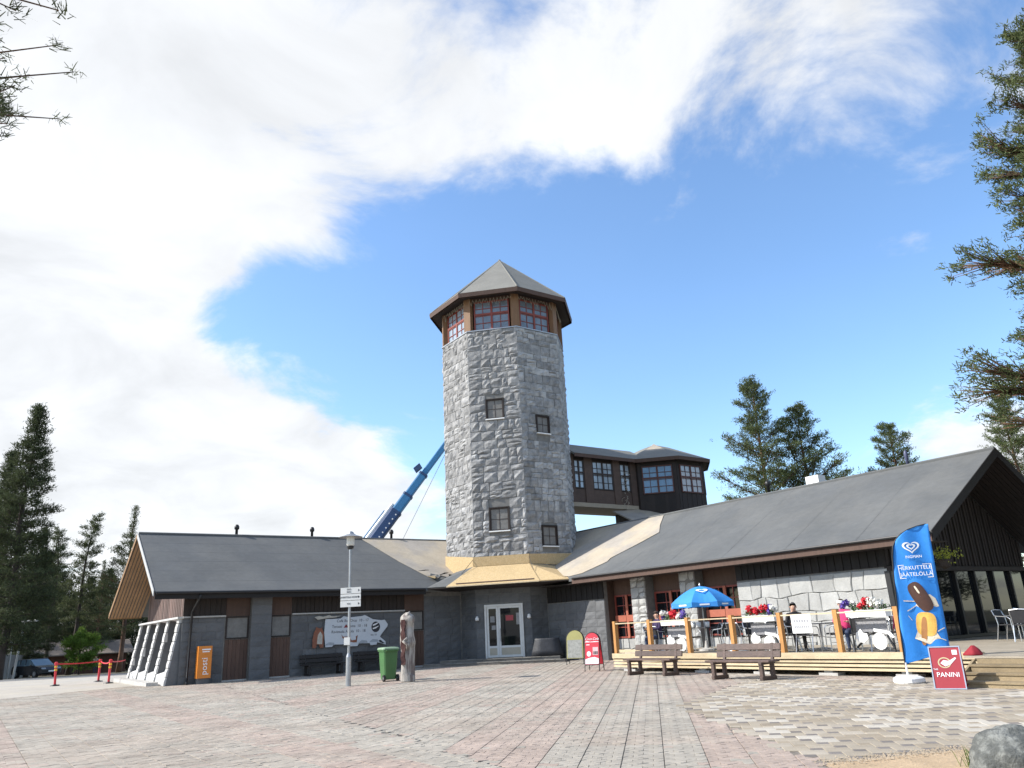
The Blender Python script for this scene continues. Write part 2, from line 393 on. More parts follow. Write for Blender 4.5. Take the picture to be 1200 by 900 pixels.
# =====================SETTING=====================
def fast_mesh(name, verts, tmpl_faces, count, nv, m, parent=None, tint=None, smooth=False):
    """many copies of one template: verts (count*nv,3), faces given once as index lists"""
    verts = np.asarray(verts, dtype=np.float32).reshape(-1, 3)
    fl = np.concatenate([np.array(f) for f in tmpl_faces]); ft = np.array([len(f) for f in tmpl_faces])
    loops = (fl[None, :] + (np.arange(count) * nv)[:, None]).ravel().astype(np.int32)
    tot = np.tile(ft, count).astype(np.int32); st = np.concatenate([[0], np.cumsum(tot)[:-1]]).astype(np.int32)
    me = bpy.data.meshes.new(name); me.vertices.add(len(verts)); me.vertices.foreach_set('co', verts.ravel())
    me.loops.add(len(loops)); me.loops.foreach_set('vertex_index', loops)
    me.polygons.add(len(tot)); me.polygons.foreach_set('loop_start', st)
    me.update(calc_edges=True); me.validate()
    for q in (m if isinstance(m, list) else [m]): me.materials.append(q)
    if tint is not None:
        at = me.attributes.new('tint', 'FLOAT', 'FACE'); at.data.foreach_set('value', np.repeat(np.asarray(tint, dtype=np.float32), len(ft)))
    me.polygons.foreach_set('use_smooth', [smooth] * len(me.polygons))
    o = bpy.data.objects.new(name, me); COL.objects.link(o)
    if parent is not None: o.parent = parent
    return o
def inpoly(x, y, poly):
    c = False; j = len(poly) - 1
    for i in range(len(poly)):
        xi, yi = poly[i][0], poly[i][1]; xj, yj = poly[j][0], poly[j][1]
        if (yi > y) != (yj > y) and x < (xj - xi) * (y - yi) / (yj - yi) + xi: c = not c
        j = i
    return c
def gz(x, y): return -0.022 * min(max(0.0, y - 48.0), 110)
def sheet(name, poly, dz, m, step=6.0, kind='structure'):
    """flat polygon that follows the ground"""
    bm = bmesh.new(); vs_ = [bm.verts.new((p[0], p[1], 0)) for p in poly]; bm.faces.new(vs_)
    ys = [p[1] for p in poly]
    for yc in (48, 60, 75, 100, 130, 158):
        if min(ys) < yc < max(ys): bmesh.ops.bisect_plane(bm, geom=bm.verts[:] + bm.edges[:] + bm.faces[:], plane_co=(0, yc, 0), plane_no=(0, 1, 0))
    for v in bm.verts: v.co.z = gz(v.co.x, v.co.y) + dz
    bmesh.ops.recalc_face_normals(bm, faces=bm.faces)
    me = bpy.data.meshes.new(name); bm.to_mesh(me); bm.free()
    if me.polygons[0].normal.z < 0: me.flip_normals()
    me.materials.append(m); o = bpy.data.objects.new(name, me); COL.objects.link(o); o['kind'] = kind; return o
forest_floor = mat('forest floor', (.085, .085, .045), .95, .35, .5, .5, 6, col2=(.13, .105, .07), c2scale=.15)
gravel = mat('pale compacted gravel', (.40, .37, .315), .95, .12, .8, .4, 40, spec=.2, col2=(.39, .365, .33), c2scale=.35)
asphalt = mat('old asphalt', (.15, .148, .145), .9, .15, .6, .3, 60)
bedding = mat('paver bedding', (.20, .178, .15), .95, .2, 2, .3, 40)
sandm = mat('sandy soil', (.42, .31, .195), .95, .2, 3, .6, 25)
GP = [(.33, .303, .26), (.345, .28, .238)]
pav = [mat('grey paver', GP[0], .88, .24, .8, .35, 60, spec=.2, tint=.09, col2=(.335, .29, .243), c2scale=.25),
       mat('pinkish paver', GP[1], .88, .24, .8, .35, 60, spec=.2, tint=.09, col2=(.325, .28, .238), c2scale=.25)]
pavo = [mat('grey paver piece', GP[0], .88, .17, 8, .35, 60, spec=.2, rand=.09), mat('pinkish paver piece', GP[1], .88, .17, 8, .35, 60, spec=.2, rand=.09)]
sheet('ground', [(-700, -60), (700, -60), (700, 900), (-700, 900)], 0, forest_floor)
sheet('gravel_yard', [(-60, -20), (60, -20), (60, 47), (4, 62), (-14, 58), (-30, 50), (-60, 43)], .004, gravel)
sheet('road', [(-75, 52), (-60, 43), (-30, 49.5), (-14, 57.5), (4, 61.5), (4, 72), (-14, 70), (-36, 66), (-75, 66)], .008, asphalt)
PZ = .024
plaza_poly = [(-34, -8), (-30, 4), (-19.0, 29.4), (-16.6, 34.2)] + [tuple(W(a, b)[:2]) for a, b in ((-35.4, -7.2), (-35.4, -20), (-34, -24), (-24, -24), (-2, -24))] + [(34, -8)]
plaza = sheet('plaza', plaza_poly, .012, bedding)
g = lambda x, y: tuple(G(x, y)[:2])
patio_poly = [g(797, 830), g(862, 803), g(905, 796), g(1062, 800), g(1130, 808), tuple(W(-7, -16.5)[:2]), tuple(W(-1, -16.5)[:2]), tuple(W(-1, -11.2)[:2]), g(1200, 873), g(1000, 893), g(964, 897)]
sand_poly = [g(964, 897), g(1000, 893.5), g(1200, 873.5), tuple(W(-1, -11.3)[:2]), (14, 4), (2.2, 3.0), (3.0, 7.5)]
patio = sheet('patio', patio_poly, .016, bedding)
sand = sheet('sand_bed', sand_poly, .020, sandm)
# --- interlocking pavers
Lp, Wp, zg = .24, .155, .034
def paver_ring(sc, z, kind):
    L = Lp if kind < 2 else Lp / 2
    if kind < 2: q = zg if kind == 0 else -zg; e = [(0, 0), (L * .25, q), (L * .75, -q), (L, 0)]      # full block, and the one laid half a step on
    else: q = zg if kind == 2 else -zg; e = [(0, 0), (L * .42, q), (L * .58, q), (L, 0)]            # half blocks at the two strip edges
    base = e + [(x, y + Wp) for x, y in reversed(e)]
    return [((x - L / 2) - math.copysign(sc * .7, x - L / 2), (y - Wp / 2) + (sc if i < 4 else -sc), z) for i, (x, y) in enumerate(base)]
PTS = {k: np.array(paver_ring(.001, -.010, k) + paver_ring(.0048, 0.0, k)) for k in range(4)}
PF = [[8, 9, 10, 11, 12, 13, 14, 15]] + [[k, (k + 1) % 8, 8 + (k + 1) % 8, 8 + k] for k in range(8)]
rng = np.random.default_rng(3)
B0 = Vector((-3.95, 16.7)); Bd = azv(-28); Bn = Vector((Bd.y, -Bd.x))        # joint line between the two laying directions (right side positive)
items = []
def band(i, zone):
    h = math.sin(i * 12.9898 + zone * 4.1) * 43758.5; h -= math.floor(h)
    k = (i + (1 if zone else 2)) % 7
    return 1 if (k in (2, 3, 4) and h > .2) else 0
for zone, ax in ((0, -35.0), (1, 9.0)):
    d = azv(ax); e = Vector((d.y, -d.x, 0))        # d along strips, e across (right)
    stripw = 2 * Lp + .008
    for i in range(-90, 66):
        for k in range(12, 290):
            for hs, ec in (((0, Lp * .5), (0, Lp * 1.5)) if k % 2 else ((2, Lp * .25), (1, Lp), (3, Lp * 1.75))):
                q = d * (k * Wp) + e * (i * stripw + ec)
                rr = math.hypot(q.x, q.y); a = math.degrees(math.atan2(q.x, q.y))
                if rr < 8 or rr > 41 or a < -44 or a > 34 or (rr > 31 and a > 8): continue
                side = (q.x - B0.x) * Bn.x + (q.y - B0.y) * Bn.y
                if (side > 0) != (zone == 1): continue
                bb = band(i, zone)
                if rnd.random() < .06: bb = 1 - bb
                items.append((q.x, q.y, zone, bb, rr, hs))
keep = []
for it in items:
    x, y = it[0], it[1]
    if inpoly(x, y, plaza_poly) and not inpoly(x, y, patio_poly) and not inpoly(x, y, sand_poly): keep.append(it)
# the nearest ones that the camera sees become pieces of their own
def seen(x, y):
    v = Vector((x, y, 0)) - CAM; Z = v.dot(FW); Rr = v.dot(R0); Uu = v.dot(U0)
    px = 600 + (Rr * CA - Uu * SA) * F / Z; py = 450 - (Rr * SA + Uu * CA) * F / Z
    return -6 < px < 1206 and py < 906
keep.sort(key=lambda t: t[4]); near = []; rest = []
for it in keep: (near if len(near) < 300 and seen(it[0], it[1]) else rest).append(it)
AX = {0: math.atan2(-azv(-35).x, azv(-35).y), 1: math.atan2(-azv(9).x, azv(9).y)}   # rotation about z so +y follows the strip
pme = {}
for b in (0, 1):
    for h in range(4):
        me = bpy.data.meshes.new('paver'); me.from_pydata([tuple(p) for p in PTS[h]], [], PF); me.materials.append(pavo[b]); pme[b, h] = me
for (x, y, zn, b, rr, h) in near:
    o = bpy.data.objects.new('paver', pme[b, h]); COL.objects.link(o); o.parent = plaza
    o.location = (x, y, PZ + rnd.uniform(-.003, .003)); o.rotation_euler = (rnd.gauss(0, .009), rnd.gauss(0, .009), AX[zn] + rnd.gauss(0, .008))
for b in (0, 1):
    for h in range(4):
        sel = [it for it in rest if it[3] == b and it[5] == h]; n = len(sel); PT = PTS[h]
        arr = np.array([(it[0], it[1], AX[it[2]]) for it in sel]); th = arr[:, 2] + rng.normal(0, .008, n)
        tx, ty = rng.normal(0, .007, n), rng.normal(0, .007, n)
        c, s = np.cos(th)[:, None], np.sin(th)[:, None]; X, Y, Zz = PT[None, :, 0], PT[None, :, 1], PT[None, :, 2]
        vz = Zz + X * tx[:, None] + Y * ty[:, None] + PZ + rng.uniform(-.003, .003, n)[:, None]
        vv = np.stack([X * c - Y * s + arr[:, 0:1], X * s + Y * c + arr[:, 1:2], vz], -1)
        o = fast_mesh('paver', vv, PF, n, 16, pav[b], plaza, tint=rng.random(n)); o['kind'] = 'stuff'
# --- patio slabs: large and small squares laid in a pinwheel
pcols = [(.46, .425, .365), (.345, .30, .235), (.295, .25, .19), (.39, .345, .28)]
pm = [mat('patio slab ' + str(k), c, .85, .14, 4, .25, 50, spec=.25, rand=.08, tint=.08) for k, c in enumerate(pcols)]
pdark = mat('charcoal patio sett', (.20, .18, .165), .85, .2, 5, .3, 50, spec=.25, rand=.15, tint=.15)
La, Lb = .30, .15
def slab_tmpl(sz):
    h = sz / 2
    r = lambda q, z: [(-h + q, -h + q, z), (h - q, -h + q, z), (h - q, h - q, z), (-h + q, h - q, z)]
    return np.array(r(.002, -.014) + r(.0025, -.004) + r(.007, 0))
SF = [[8, 9, 10, 11]] + [[k + 4 * q, (k + 1) % 4 + 4 * q, 4 + 4 * q + (k + 1) % 4, 4 + 4 * q + k] for q in (0, 1) for k in range(4)]
pd = azv(10); pe = Vector((pd.y, -pd.x, 0)); pang = math.atan2(-pd.x, pd.y)
slabs = []
for i in range(-90, 90):
    for k in range(-90, 90):
        o = pe * (i * La - k * Lb) + pd * (i * Lb + k * La) + Vector((6, 14, 0))
        if not (-3 < o.x < 30 and 5 < o.y < 30): continue
        for sz, off in ((La, pe * (La / 2) + pd * (La / 2)), (Lb, pe * (La + Lb / 2) + pd * (Lb / 2))):
            c = o + off
            if not inpoly(c.x, c.y, patio_poly): continue
            # white band edging, tan field
            nz_ = mnoise.noise(Vector((c.x * .55, c.y * .55, 3.1)))
            if sz == La:
                stripe = abs(((c - Vector((3.2, 14.4, 0))).dot(azv(37.6 + 90)))) < .0
                lite = nz_ > .16
                r = rnd.random(); col = (0 if r < .55 else 3 if r < .85 else 1) if lite else (1 if r < .5 else 2 if r < .72 else 3 if r < .9 else 0)
            else: col = 4 if rnd.random() < .62 else rnd.choice((1, 2, 2))
            slabs.append((c.x, c.y, sz, col, math.hypot(c.x, c.y)))
slabs.sort(key=lambda t: t[4] * (1 if t[2] == La else 1.6)); cnt = 0; prest = []
pmesh = {}
for (x, y, sz, col, rr) in slabs:
    if cnt < 300 and seen(x, y):
        cnt += 1; key = (sz, col)
        if key not in pmesh:
            me = bpy.data.meshes.new('slab'); me.from_pydata([tuple(p) for p in slab_tmpl(sz)], [], SF); me.materials.append(pdark if col == 4 else pm[col]); pmesh[key] = me
        o = bpy.data.objects.new('slab', pmesh[key]); COL.objects.link(o); o.parent = patio; o.location = (x, y, PZ + .004 + rnd.uniform(-.002, .002)); o.rotation_euler = (rnd.gauss(0, .005), rnd.gauss(0, .005), pang)
    else: prest.append((x, y, sz, col))
for sz in (La, Lb):
    for col in range(5):
        sel = [q for q in prest if q[2] == sz and q[3] == col]; n = len(sel)
        if not n: continue
        T = slab_tmpl(sz); c, s = math.cos(pang), math.sin(pang); arr = np.array([(q[0], q[1]) for q in sel])
        vv = np.stack([T[None, :, 0] * c - T[None, :, 1] * s + arr[:, 0:1], T[None, :, 0] * s + T[None, :, 1] * c + arr[:, 1:2], np.repeat(T[None, :, 2], n, 0) + PZ + .004], -1)
        o = fast_mesh('slab', vv, SF, n, 12, pdark if col == 4 else pm[col], patio, tint=rng.random(n)); o['kind'] = 'stuff'
# =====================TOWER=====================
TC = WN(-41.78, -7.77); AP = 3.38; RC = AP / math.cos(math.pi / 8); TU, TV = -35.037, -24.049
tower = wthing('stone_tower', 'tall octagonal grey granite tower with glazed wooden lookout and pointed roof', 'tower', TC)
def octp(r, z, k): a = R(A + 22.5 + 45 * k); return TC + Vector((math.sin(a), math.cos(a), 0)) * r + ZZ * z
def ocring(r, z, c=TC): return [Vector((c.x, c.y, 0)) + azv(A + 22.5 + 45 * k) * r + ZZ * z for k in range(8)]
core = MB(); core.loft([ocring(RC - .06, 0), ocring(RC - .06, 17.3)]); core = core.build('wall', mortar, tower)
faceaz = [A, A + 45, A - 45, A - 90, A + 90, A + 135, A + 180, A - 135]
hw = AP * math.tan(math.pi / 8)
holes = {A: [(-.50, .50, 12.17, 13.33), (-.54, .54, 6.28, 7.53), (-1.0, 1.0, 0, 2.8)], A - 45: [(-.42, .46, 11.38, 12.42), (-.46, .52, 5.45, 6.55)]}
left = 300
for fa in faceaz:
    en = azv(fa); ex = azv(fa - 90); o = TC + en * (AP - .06)
    hs = holes.get(fa, [])
    # quoin-like ends alternate slightly
    rc = coursed(-hw, hw, 4.4 if fa in (A, A + 45, A - 45) else 3, 17.3, .30, .58, .30, .78, hs, .18)
    rc = [q for q in rc if q[3] - q[2] > .05]
    if fa in (A, A + 45, A - 45):
        low = [q for q in coursed(-hw, hw, .02, 4.4, .32, .45, .5, 1.0, hs, 0) if q[3] - q[2] > .05]
        stones_as_parts('ashlar_stone', low, o, ex, ZZ, en, ashlar, core, .05, .006, seg=2, jit=.004, j=.006)
    rc.sort(key=lambda q: -((q[2] > 4.5) * 10 + (q[1] - q[0]) * (q[3] - q[2])))
    lim = {A: 135, A + 45: 90, A - 45: 75}.get(fa, 0)
    stones_as_parts('stone', rc, o, ex, ZZ, en, granite, core, .07, .042, limit=lim, j=.010, jit=.022)
stonewin = mat('brown window frame', (.035, .022, .017), .6, .15, 4)
for fa, hs in holes.items():
    en = azv(fa); ex = azv(fa - 90); o = TC + en * AP
    for (a, b, c, d) in hs:
        if c == 0: continue
        # reveal lining then window
        lin = MB(); 
        for (p, q, r_, s_) in ((a, b, c, c + .05), (a, b, d - .05, d), (a, a + .05, c + .05, d - .05), (b - .05, b, c + .05, d - .05)):
            lin.box(o + ex * p + ZZ * r_ - en * .12, ex * (q - p), ZZ * (s_ - r_), en * .15)
        lin.build('reveal', darkwood, core)
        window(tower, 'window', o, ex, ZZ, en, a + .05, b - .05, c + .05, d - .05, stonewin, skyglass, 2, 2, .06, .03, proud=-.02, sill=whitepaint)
# entrance door
en, ex = NN, SS; o = TC + en * (AP - .06)
dr = MB()
X0, X1, Z0, Z1 = -.95, .98, .25, 2.74; XM = -.27
for (a, b, c, d) in ((X0, X1, Z1 - .1, Z1), (X0, X0 + .09, Z0, Z1 - .1), (X1 - .09, X1, Z0, Z1 - .1)): dr.box(o + ex * a + ZZ * c - en * .02, ex * (b - a), ZZ * (d - c), en * .12)
door = dr.build('door', offwhite, tower)
pale_panel = mat('pale tan door panel', (.42, .38, .30), .6, .1, 3)
for a, b in ((X0 + .1, XM - .005), (XM + .005, X1 - .1)):
    lf = MB()
    for (p, q, c, d) in ((a, b, Z0 + .02, Z0 + .12), (a, b, Z0 + .45, Z0 + .55), (a, b, Z1 - .2, Z1 - .105), (a, a + .1, Z0 + .12, Z1 - .2), (b - .1, b, Z0 + .12, Z1 - .2)):
        lf.box(o + ex * p + ZZ * c, ex * (q - p), ZZ * (d - c), en * (.06 if q - p > .3 else .063))
    lf.build('door_leaf', offwhite, door)
    MB().box(o + ex * (a + .1) + ZZ * (Z0 + .55) + en * .02, ex * (b - a - .2), ZZ * (Z1 - Z0 - .75), en * .012).build('pane', glass, door)
    MB().box(o + ex * (a + .1) + ZZ * (Z0 + .12) + en * .02, ex * (b - a - .2), ZZ * .33, en * .02).build('kick_panel', pale_panel, door)
MB().tube([o + ex * (XM + .09) + ZZ * 1.0 + en * .13, o + ex * (XM + .09) + ZZ * 1.6 + en * .13], .018).build('handle', greymetal, door)
redp = mat('red notice', (.35, .05, .06), .6, .1, 3); greyp = mat('grey notice', (.25, .25, .25), .6, .3, 12)
for (a, c, wd, ht, m_) in ((-.68, 1.9, .22, .28, greyp), (-.62, 1.55, .2, .2, greyp), (.1, 1.95, .38, .25, redp), (.62, 1.75, .25, .55, greyp)):
    MB().box(o + ex * a + ZZ * c + en * .034, ex * wd, ZZ * ht, en * .003).build('notice', m_, door)
for s in (-1.32, 1.28):
    lampb = MB().lathe([(.03, 0), (.09, .02), (.10, .1), (.06, .2), (.02, .22)], 10, o + ex * s + ZZ * 2.0 + en * .12).build('wall_lamp', whitepaint, tower, smooth=True)
# white coping line, lookout posts and windows
MB().loft([ocring(RC - .3, 17.30), ocring(RC + .02, 17.30), ocring(RC + .02, 17.36), ocring(RC - .3, 17.36)], caps=False).build('coping', greymetal, tower)
lookpost = mat('ochre stained lookout post', (.20, .11, .055), .7, .25, 3, .2, 30, stretch=(3, 3, .4))
for k in range(8):
    p = octp(RC - .02, 17.36, k); d = azv(A + 22.5 + 45 * k); t = azv(A + 22.5 + 45 * k - 90)
    MB().box(p - d * .30 - t * .22, d * .26, t * .44, ZZ * 1.98).build('post', lookpost, tower)
for fa in faceaz:
    en = azv(fa); ex = azv(fa - 90); o = TC + en * (AP - .22)
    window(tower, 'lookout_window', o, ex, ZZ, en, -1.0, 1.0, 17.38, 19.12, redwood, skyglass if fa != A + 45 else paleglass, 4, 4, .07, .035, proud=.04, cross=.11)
    MB().box(o + ex * -1.12 + ZZ * 19.12 - en * .05, ex * 2.24, ZZ * .22, en * .12).build('head_beam', midwood, tower)
    MB().box(o + ex * -.98 + ZZ * 17.30 - en * .5, ex * 1.96, ZZ * .05, en * .4).build('lookout_floor', midwood, tower)
# festoon of small lights under the eave (thin cable loops)
cable = mat('pale light cable', (.34, .31, .25), .6, .2, 5)
for fa in (A, A + 45, A - 45, A - 90):
    en = azv(fa); ex = azv(fa - 90); o = TC + en * (AP + .02); mb = MB()
    for k in range(-6, 6):
        x = k * .2; h = rnd.uniform(.1, .45)
        mb.tube([o + ex * x + ZZ * 19.2, o + ex * (x + .06) + ZZ * (19.2 - h * .7), o + ex * (x + .12) + ZZ * (19.2 - h), o + ex * (x + .2) + ZZ * 19.2], .012, 4)
    mb.build('light_cable', cable, tower)
# roof
RE, ZE, ZA = 4.32, 19.42, 23.15
apex = TC + ZZ * ZA
roofp = MB(); roofp.loft([ocring(RE, ZE), ocring(.06, ZA)])
roof = roofp.build('roof', felt_top, tower)
MB().loft([ocring(RE + .015, ZE - .26), ocring(RE + .05, ZE - .02), ocring(RE - .1, ZE - .03), ocring(RE - .1, ZE - .26)], caps=False).build('fascia', midwood, roof)
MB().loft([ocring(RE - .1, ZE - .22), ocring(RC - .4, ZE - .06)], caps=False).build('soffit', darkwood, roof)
for k in range(8): MB().tube([octp(RE, ZE + .01, k), apex + ZZ * .01], .045, 6).build('hip_cap', felt_top, roof)
MB().lathe([(.10, -.05), (.07, .06), (.02, .1)], 8, apex).build('finial', felt_top, roof)
# board skirt round the foot of the shaft and the porch roof
zb = 4.62
FL, FR = WN(-38.4 + .06, -7.77 - hw - .02, zb), WN(-38.4 + .06, -7.77 + hw + .02, zb)
P1, P2 = W(-34.2, -18.3, 3.66), W(-28.75, -22.8, 3.66)
up = MB(); up.box(FL - SS * .02, SS * (2 * hw + .08), ZZ * .46, NN * .03)
skirt = up.build('board_skirt', osb, tower)
bl = TC + V * (AP + .03); c0 = bl + U * (hw + .02)
MB().prism([c0 + ZZ * (zb - .12), c0 + ZZ * (zb + .46), bl - U * hw + ZZ * (zb + .78), bl - U * hw + ZZ * (zb + .15), bl - U * .4 + ZZ * (zb - .35)], V * .03).build('skirt_board', osb, skirt)
br = TC + U * (AP + .03); c1 = br + V * (hw + .02)
MB().prism([c1 + ZZ * zb, c1 + ZZ * (zb + .46), br - V * hw + ZZ * (zb + .52), br - V * hw + ZZ * (zb - .1)], U * .03).build('skirt_board', osb, skirt)
# porch roof sheets
E1, E2 = P1.lerp(P2, .14), P1.lerp(P2, .80)
def sheet3(name, pts, m, parent, th=.04):
    nrm_ = (Vector(pts[1]) - Vector(pts[0])).cross(Vector(pts[2]) - Vector(pts[0])).normalized()
    if nrm_.z < 0: nrm_ = -nrm_
    return MB().prism(pts, -nrm_ * th).build(name, m, parent)
porch = sheet3('porch_roof', [E1, E2, FR, FL], osb, tower)
sheet3('porch_board', [E2, P2, br - V * .9 + ZZ * 4.45, FR], osb, porch)
sheet3('porch_board', [P1, E1, FL, bl - U * .4 + ZZ * 4.5], felt, porch)
MB().box(E1 + NN * .02 - ZZ * .05, E2 - E1, ZZ * .05, NN * .03).build('edge_batten', newpine, porch)
lipd = (FL - E1).normalized()
MB().box(E1 + lipd * .15 + (E2 - E1) * .08 + ZZ * .005, (E2 - E1) * .84, lipd * .05, ZZ * .03).build('batten', midwood, porch)
MB().prism([P1 - ZZ * .05, P2 - ZZ * .05, br - V * 1.2 + ZZ * 3.55, FR - ZZ * 1.1, FL - ZZ * 1.1, bl - U * 1.0 + ZZ * 3.55], -ZZ * .03).build('porch_ceiling', darkwood, tower)
for a, b in ((FL, E1), (FR, E2)): MB().tube([a + ZZ * .35, a.lerp(b, .45) + ZZ * .06], .012, 5).build('roof_strap', blackmetal, porch)
# =====================WINGS=====================
EZ, RZ = 3.65, 6.6
def wing_roof(root, along, across, a0, a1, e_in, ridge, e_back, zb_, eave_start=None, back=True):
    """along: unit vector of the ridge, across: unit vector towards the front eave; coordinates measured from the origin"""
    pass
def P_l(u, w_, z): return W(u, -w_, z)          # left wing point (w along the ridge, away from its gable)
def P_r(v, u, z): return W(u, v, z)
lw = wthing('shop_wing', 'low grey stone wing with grey felt roof, brown doors and white sloping buttresses', 'building', P_l(-39.5, 12, 0))
rw = wthing('cafe_wing', 'low cafe wing with grey felt roof, red window frames and pale stone wall', 'building', P_r(-28.1, -20, 0))
def slope(fn, root, c_e, z_e, c_r, z_r, a0, a1s, mats, th=.14):
    """front slope built from courses of felt; a1s(z)= end coordinate at fraction t"""
    n = 6; obs = []
    for k in range(n):
        t0, t1 = max(0, k / n - .012), (k + 1) / n
        p = lambda t, a, dz: fn(c_e + (c_r - c_e) * t, a, z_e + (z_r - z_e) * t + dz)
        lift0, lift1 = .006, .003
        q = [p(t0, a0, lift0), p(t0, a1s(t0), lift0), p(t1, a1s(t1), lift1), p(t1, a0, lift1)]
        obs.append(q)
    return obs
def roof_slope(fn, root, c_e, z_e, c_r, z_r, a0, a1s, m, name='roof'):
    p = lambda t, a, dz: fn(c_e + (c_r - c_e) * t, a, z_e + (z_r - z_e) * t + dz)
    mb = MB(); mb.prism([p(0, a0, 0), p(0, a1s(0), 0), p(1, a1s(1), 0), p(1, a0, 0)], (0, 0, -.14)); rf = mb.build(name, m, root)
    for q in slope(fn, root, c_e, z_e, c_r, z_r, a0, a1s, m): MB().prism(q, (0, 0, .004)).build('felt_course', m, rf)
    return rf
# left wing: front slope to the valley, plain back slope
lroof = roof_slope(P_l, lw, -34.2, EZ, -39.5, RZ, 6.0, lambda t: 18.3 + (27.6 - 18.3) * t, felt)
mbk = MB().prism([P_l(-39.5, 6.0, RZ), P_l(-39.5, 33.0, RZ), P_l(-45.9, 33.0, 3.2), P_l(-45.9, 6.0, 3.2)], (0, 0, -.14)).build('back_roof', felt, lw)
tears = [(-34.9, 17.9), (-35.1, 17.2), (-34.75, 16.9), (-39.42, 15.2), (-39.42, 27.2), (-36.4, 22), (-35.3, 20.4), (-34.9, 19.2), (-34.6, 18.8)]
def lz(u): return EZ + (RZ - EZ) * (-34.2 - u) / 5.3
MB().prism([P_l(u, w_, lz(u) + .03) for u, w_ in [(-39.45, 17.1), (-36.8, 18.1), (-35.25, 18.9), (-35.0, 19.3), (-35.35, 19.7), (-35.05, 20.2), (-35.3, 20.9), (-36, 22.5), (-39.45, 27.4)]], (0, 0, .012)).build('underlay', under, lroof)
for k in range(7):       # curled scraps of torn felt by the tower
    u, w_ = -35.2 + rnd.uniform(-.5, .3), 19.2 + rnd.uniform(-.4, 1.3); c = P_l(u, w_, lz(u) + .05)
    mb = MB(); pts = [c + Vector((rnd.uniform(-.3, .3), rnd.uniform(-.3, .3), rnd.uniform(0, .16))) for _ in range(4)]; pts.sort(key=lambda p: math.atan2(p.y - c.y, p.x - c.x)); mb.prism(pts, (0, 0, .02)); mb.build('torn_felt', rnd.choice((felt, blackwood, osb)), lroof)
MB().tube([P_l(-39.5, 6.0, RZ + .02), P_l(-39.5, 28, RZ + .02)], .07, 6).build('ridge_cap', felt, lroof)
MB().box(P_l(-34.2, 6.0, EZ - .30), -V * 12.2, U * .04, ZZ * .26).build('fascia', blackwood, lroof)
gutter = MB().tube([P_l(-34.12, 6.05, EZ - .06), P_l(-34.12, 18.1, EZ - .06)], .06, 8).build('gutter', blackmetal, lroof)
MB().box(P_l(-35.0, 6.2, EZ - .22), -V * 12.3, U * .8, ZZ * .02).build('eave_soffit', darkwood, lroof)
# rake edge flashing and honey soffit boards under the gable overhang
alumi = mat('pale rake flashing', (.42, .42, .41), .5, .1, 5)
for (ue, ze) in ((-34.2, EZ), (-45.9, 3.2)):
    a = P_l(-39.5, 5.97, RZ); b = P_l(ue, 5.97, ze)
    MB().prism([a + ZZ * .04, b + ZZ * .04, b - ZZ * .18, a - ZZ * .18], -V * -.03).build('rake_board', alumi if ue > -40 else soffitwood, lroof)
    dv = (b - a); ln = dv.length; dn = dv.normalized()
    nb = 10
    for k in range(nb):
        w0 = 6.02 + k * .15
        MB().box(P_l(-39.5, w0, RZ - .17), dn * (ln - .02), -V * .112, ZZ * -.02).build('soffit_board', soffitwood, lroof)
MB().box(P_l(-45.9, 6.0, 3.0), -V * 1.5, U * .04, ZZ * .2).build('eave_end_board', soffitwood, lroof)
# vents on the ridges
def vent(parent, base, h, r=.07, cap=.12, m=blackmetal):
    MB().lathe([(r, 0), (r, h), (cap, h + .02), (cap * 1.05, h + .14), (cap * .6, h + .24), (.01, h + .26)], 10, base).build('vent_pipe', m, parent, smooth=True)
for px in (277, 367, 459):
    # ridge point under that pixel
    best = min((abs((600 + ((Vector(P_l(-39.6, w_ / 10, RZ)) - CAM).dot(cx)) * F / (Vector(P_l(-39.6, w_ / 10, RZ)) - CAM).dot(FW)) - px), w_ / 10) for w_ in range(60, 270))
    vent(lroof, P_l(-39.7, best[1], RZ - .05), .40)
# gable siding (planks clipped by the slope) and gable wall
def gable(root, fn, zfun, c0, c1, zlow, m, pw=.16, proud=.02, batten=False, thick=.03, gapd=.01):
    """fn(c,z,d): point at coordinate c across the gable, height z, distance d outwards"""
    n = int(abs(c1 - c0) / pw); obs = []
    for k in range(n):
        a = c0 + (c1 - c0) * k / n; b = c0 + (c1 - c0) * (k + 1) / n; g_ = (c1 - c0) / n * .04
        d = proud + (0.012 if k % 2 else 0)
        za, zb2 = zfun(a + g_), zfun(b - g_); zl = zlow(a) if callable(zlow) else zlow
        if min(za, zb2) < zl + .05: continue
        MB().prism([fn(a + g_, zl, 0), fn(b - g_, zl, 0), fn(b - g_, zb2, 0), fn(a + g_, za, 0)], fn(a, 0, d) - fn(a, 0, 0)).build('plank', m, root)
        if batten: MB().prism([fn(a - .025, zl, d), fn(a + .025, zl, d), fn(a + .025, zfun(a) - .02, d), fn(a - .025, zfun(a) - .02, d)], fn(a, 0, d + .035) - fn(a, 0, d)).build('batten', m, root)
def lzf(u): return RZ - .2 - ((u + 39.5) * .557 if u > -39.5 else (-39.5 - u) * .531)
lwall = MB().prism([P_l(-35.05, 7.55, 0), P_l(-44, 7.55, 0), P_l(-44, 7.55, lzf(-44)), P_l(-39.5, 7.55, RZ - .2), P_l(-35.05, 7.55, lzf(-35.05))], -V * .2).build('gable_wall', plaster, lw)
gable(lwall, lambda u, z, d: P_l(u, 7.54 - d, z), lzf, -35.0, -44.0, 2.68, siding, .17)
MB().box(P_l(-44.1, 7.35, 2.6), U * 9.1, V * .25, ZZ * .08).build('stone_cap', white_stone, lwall)
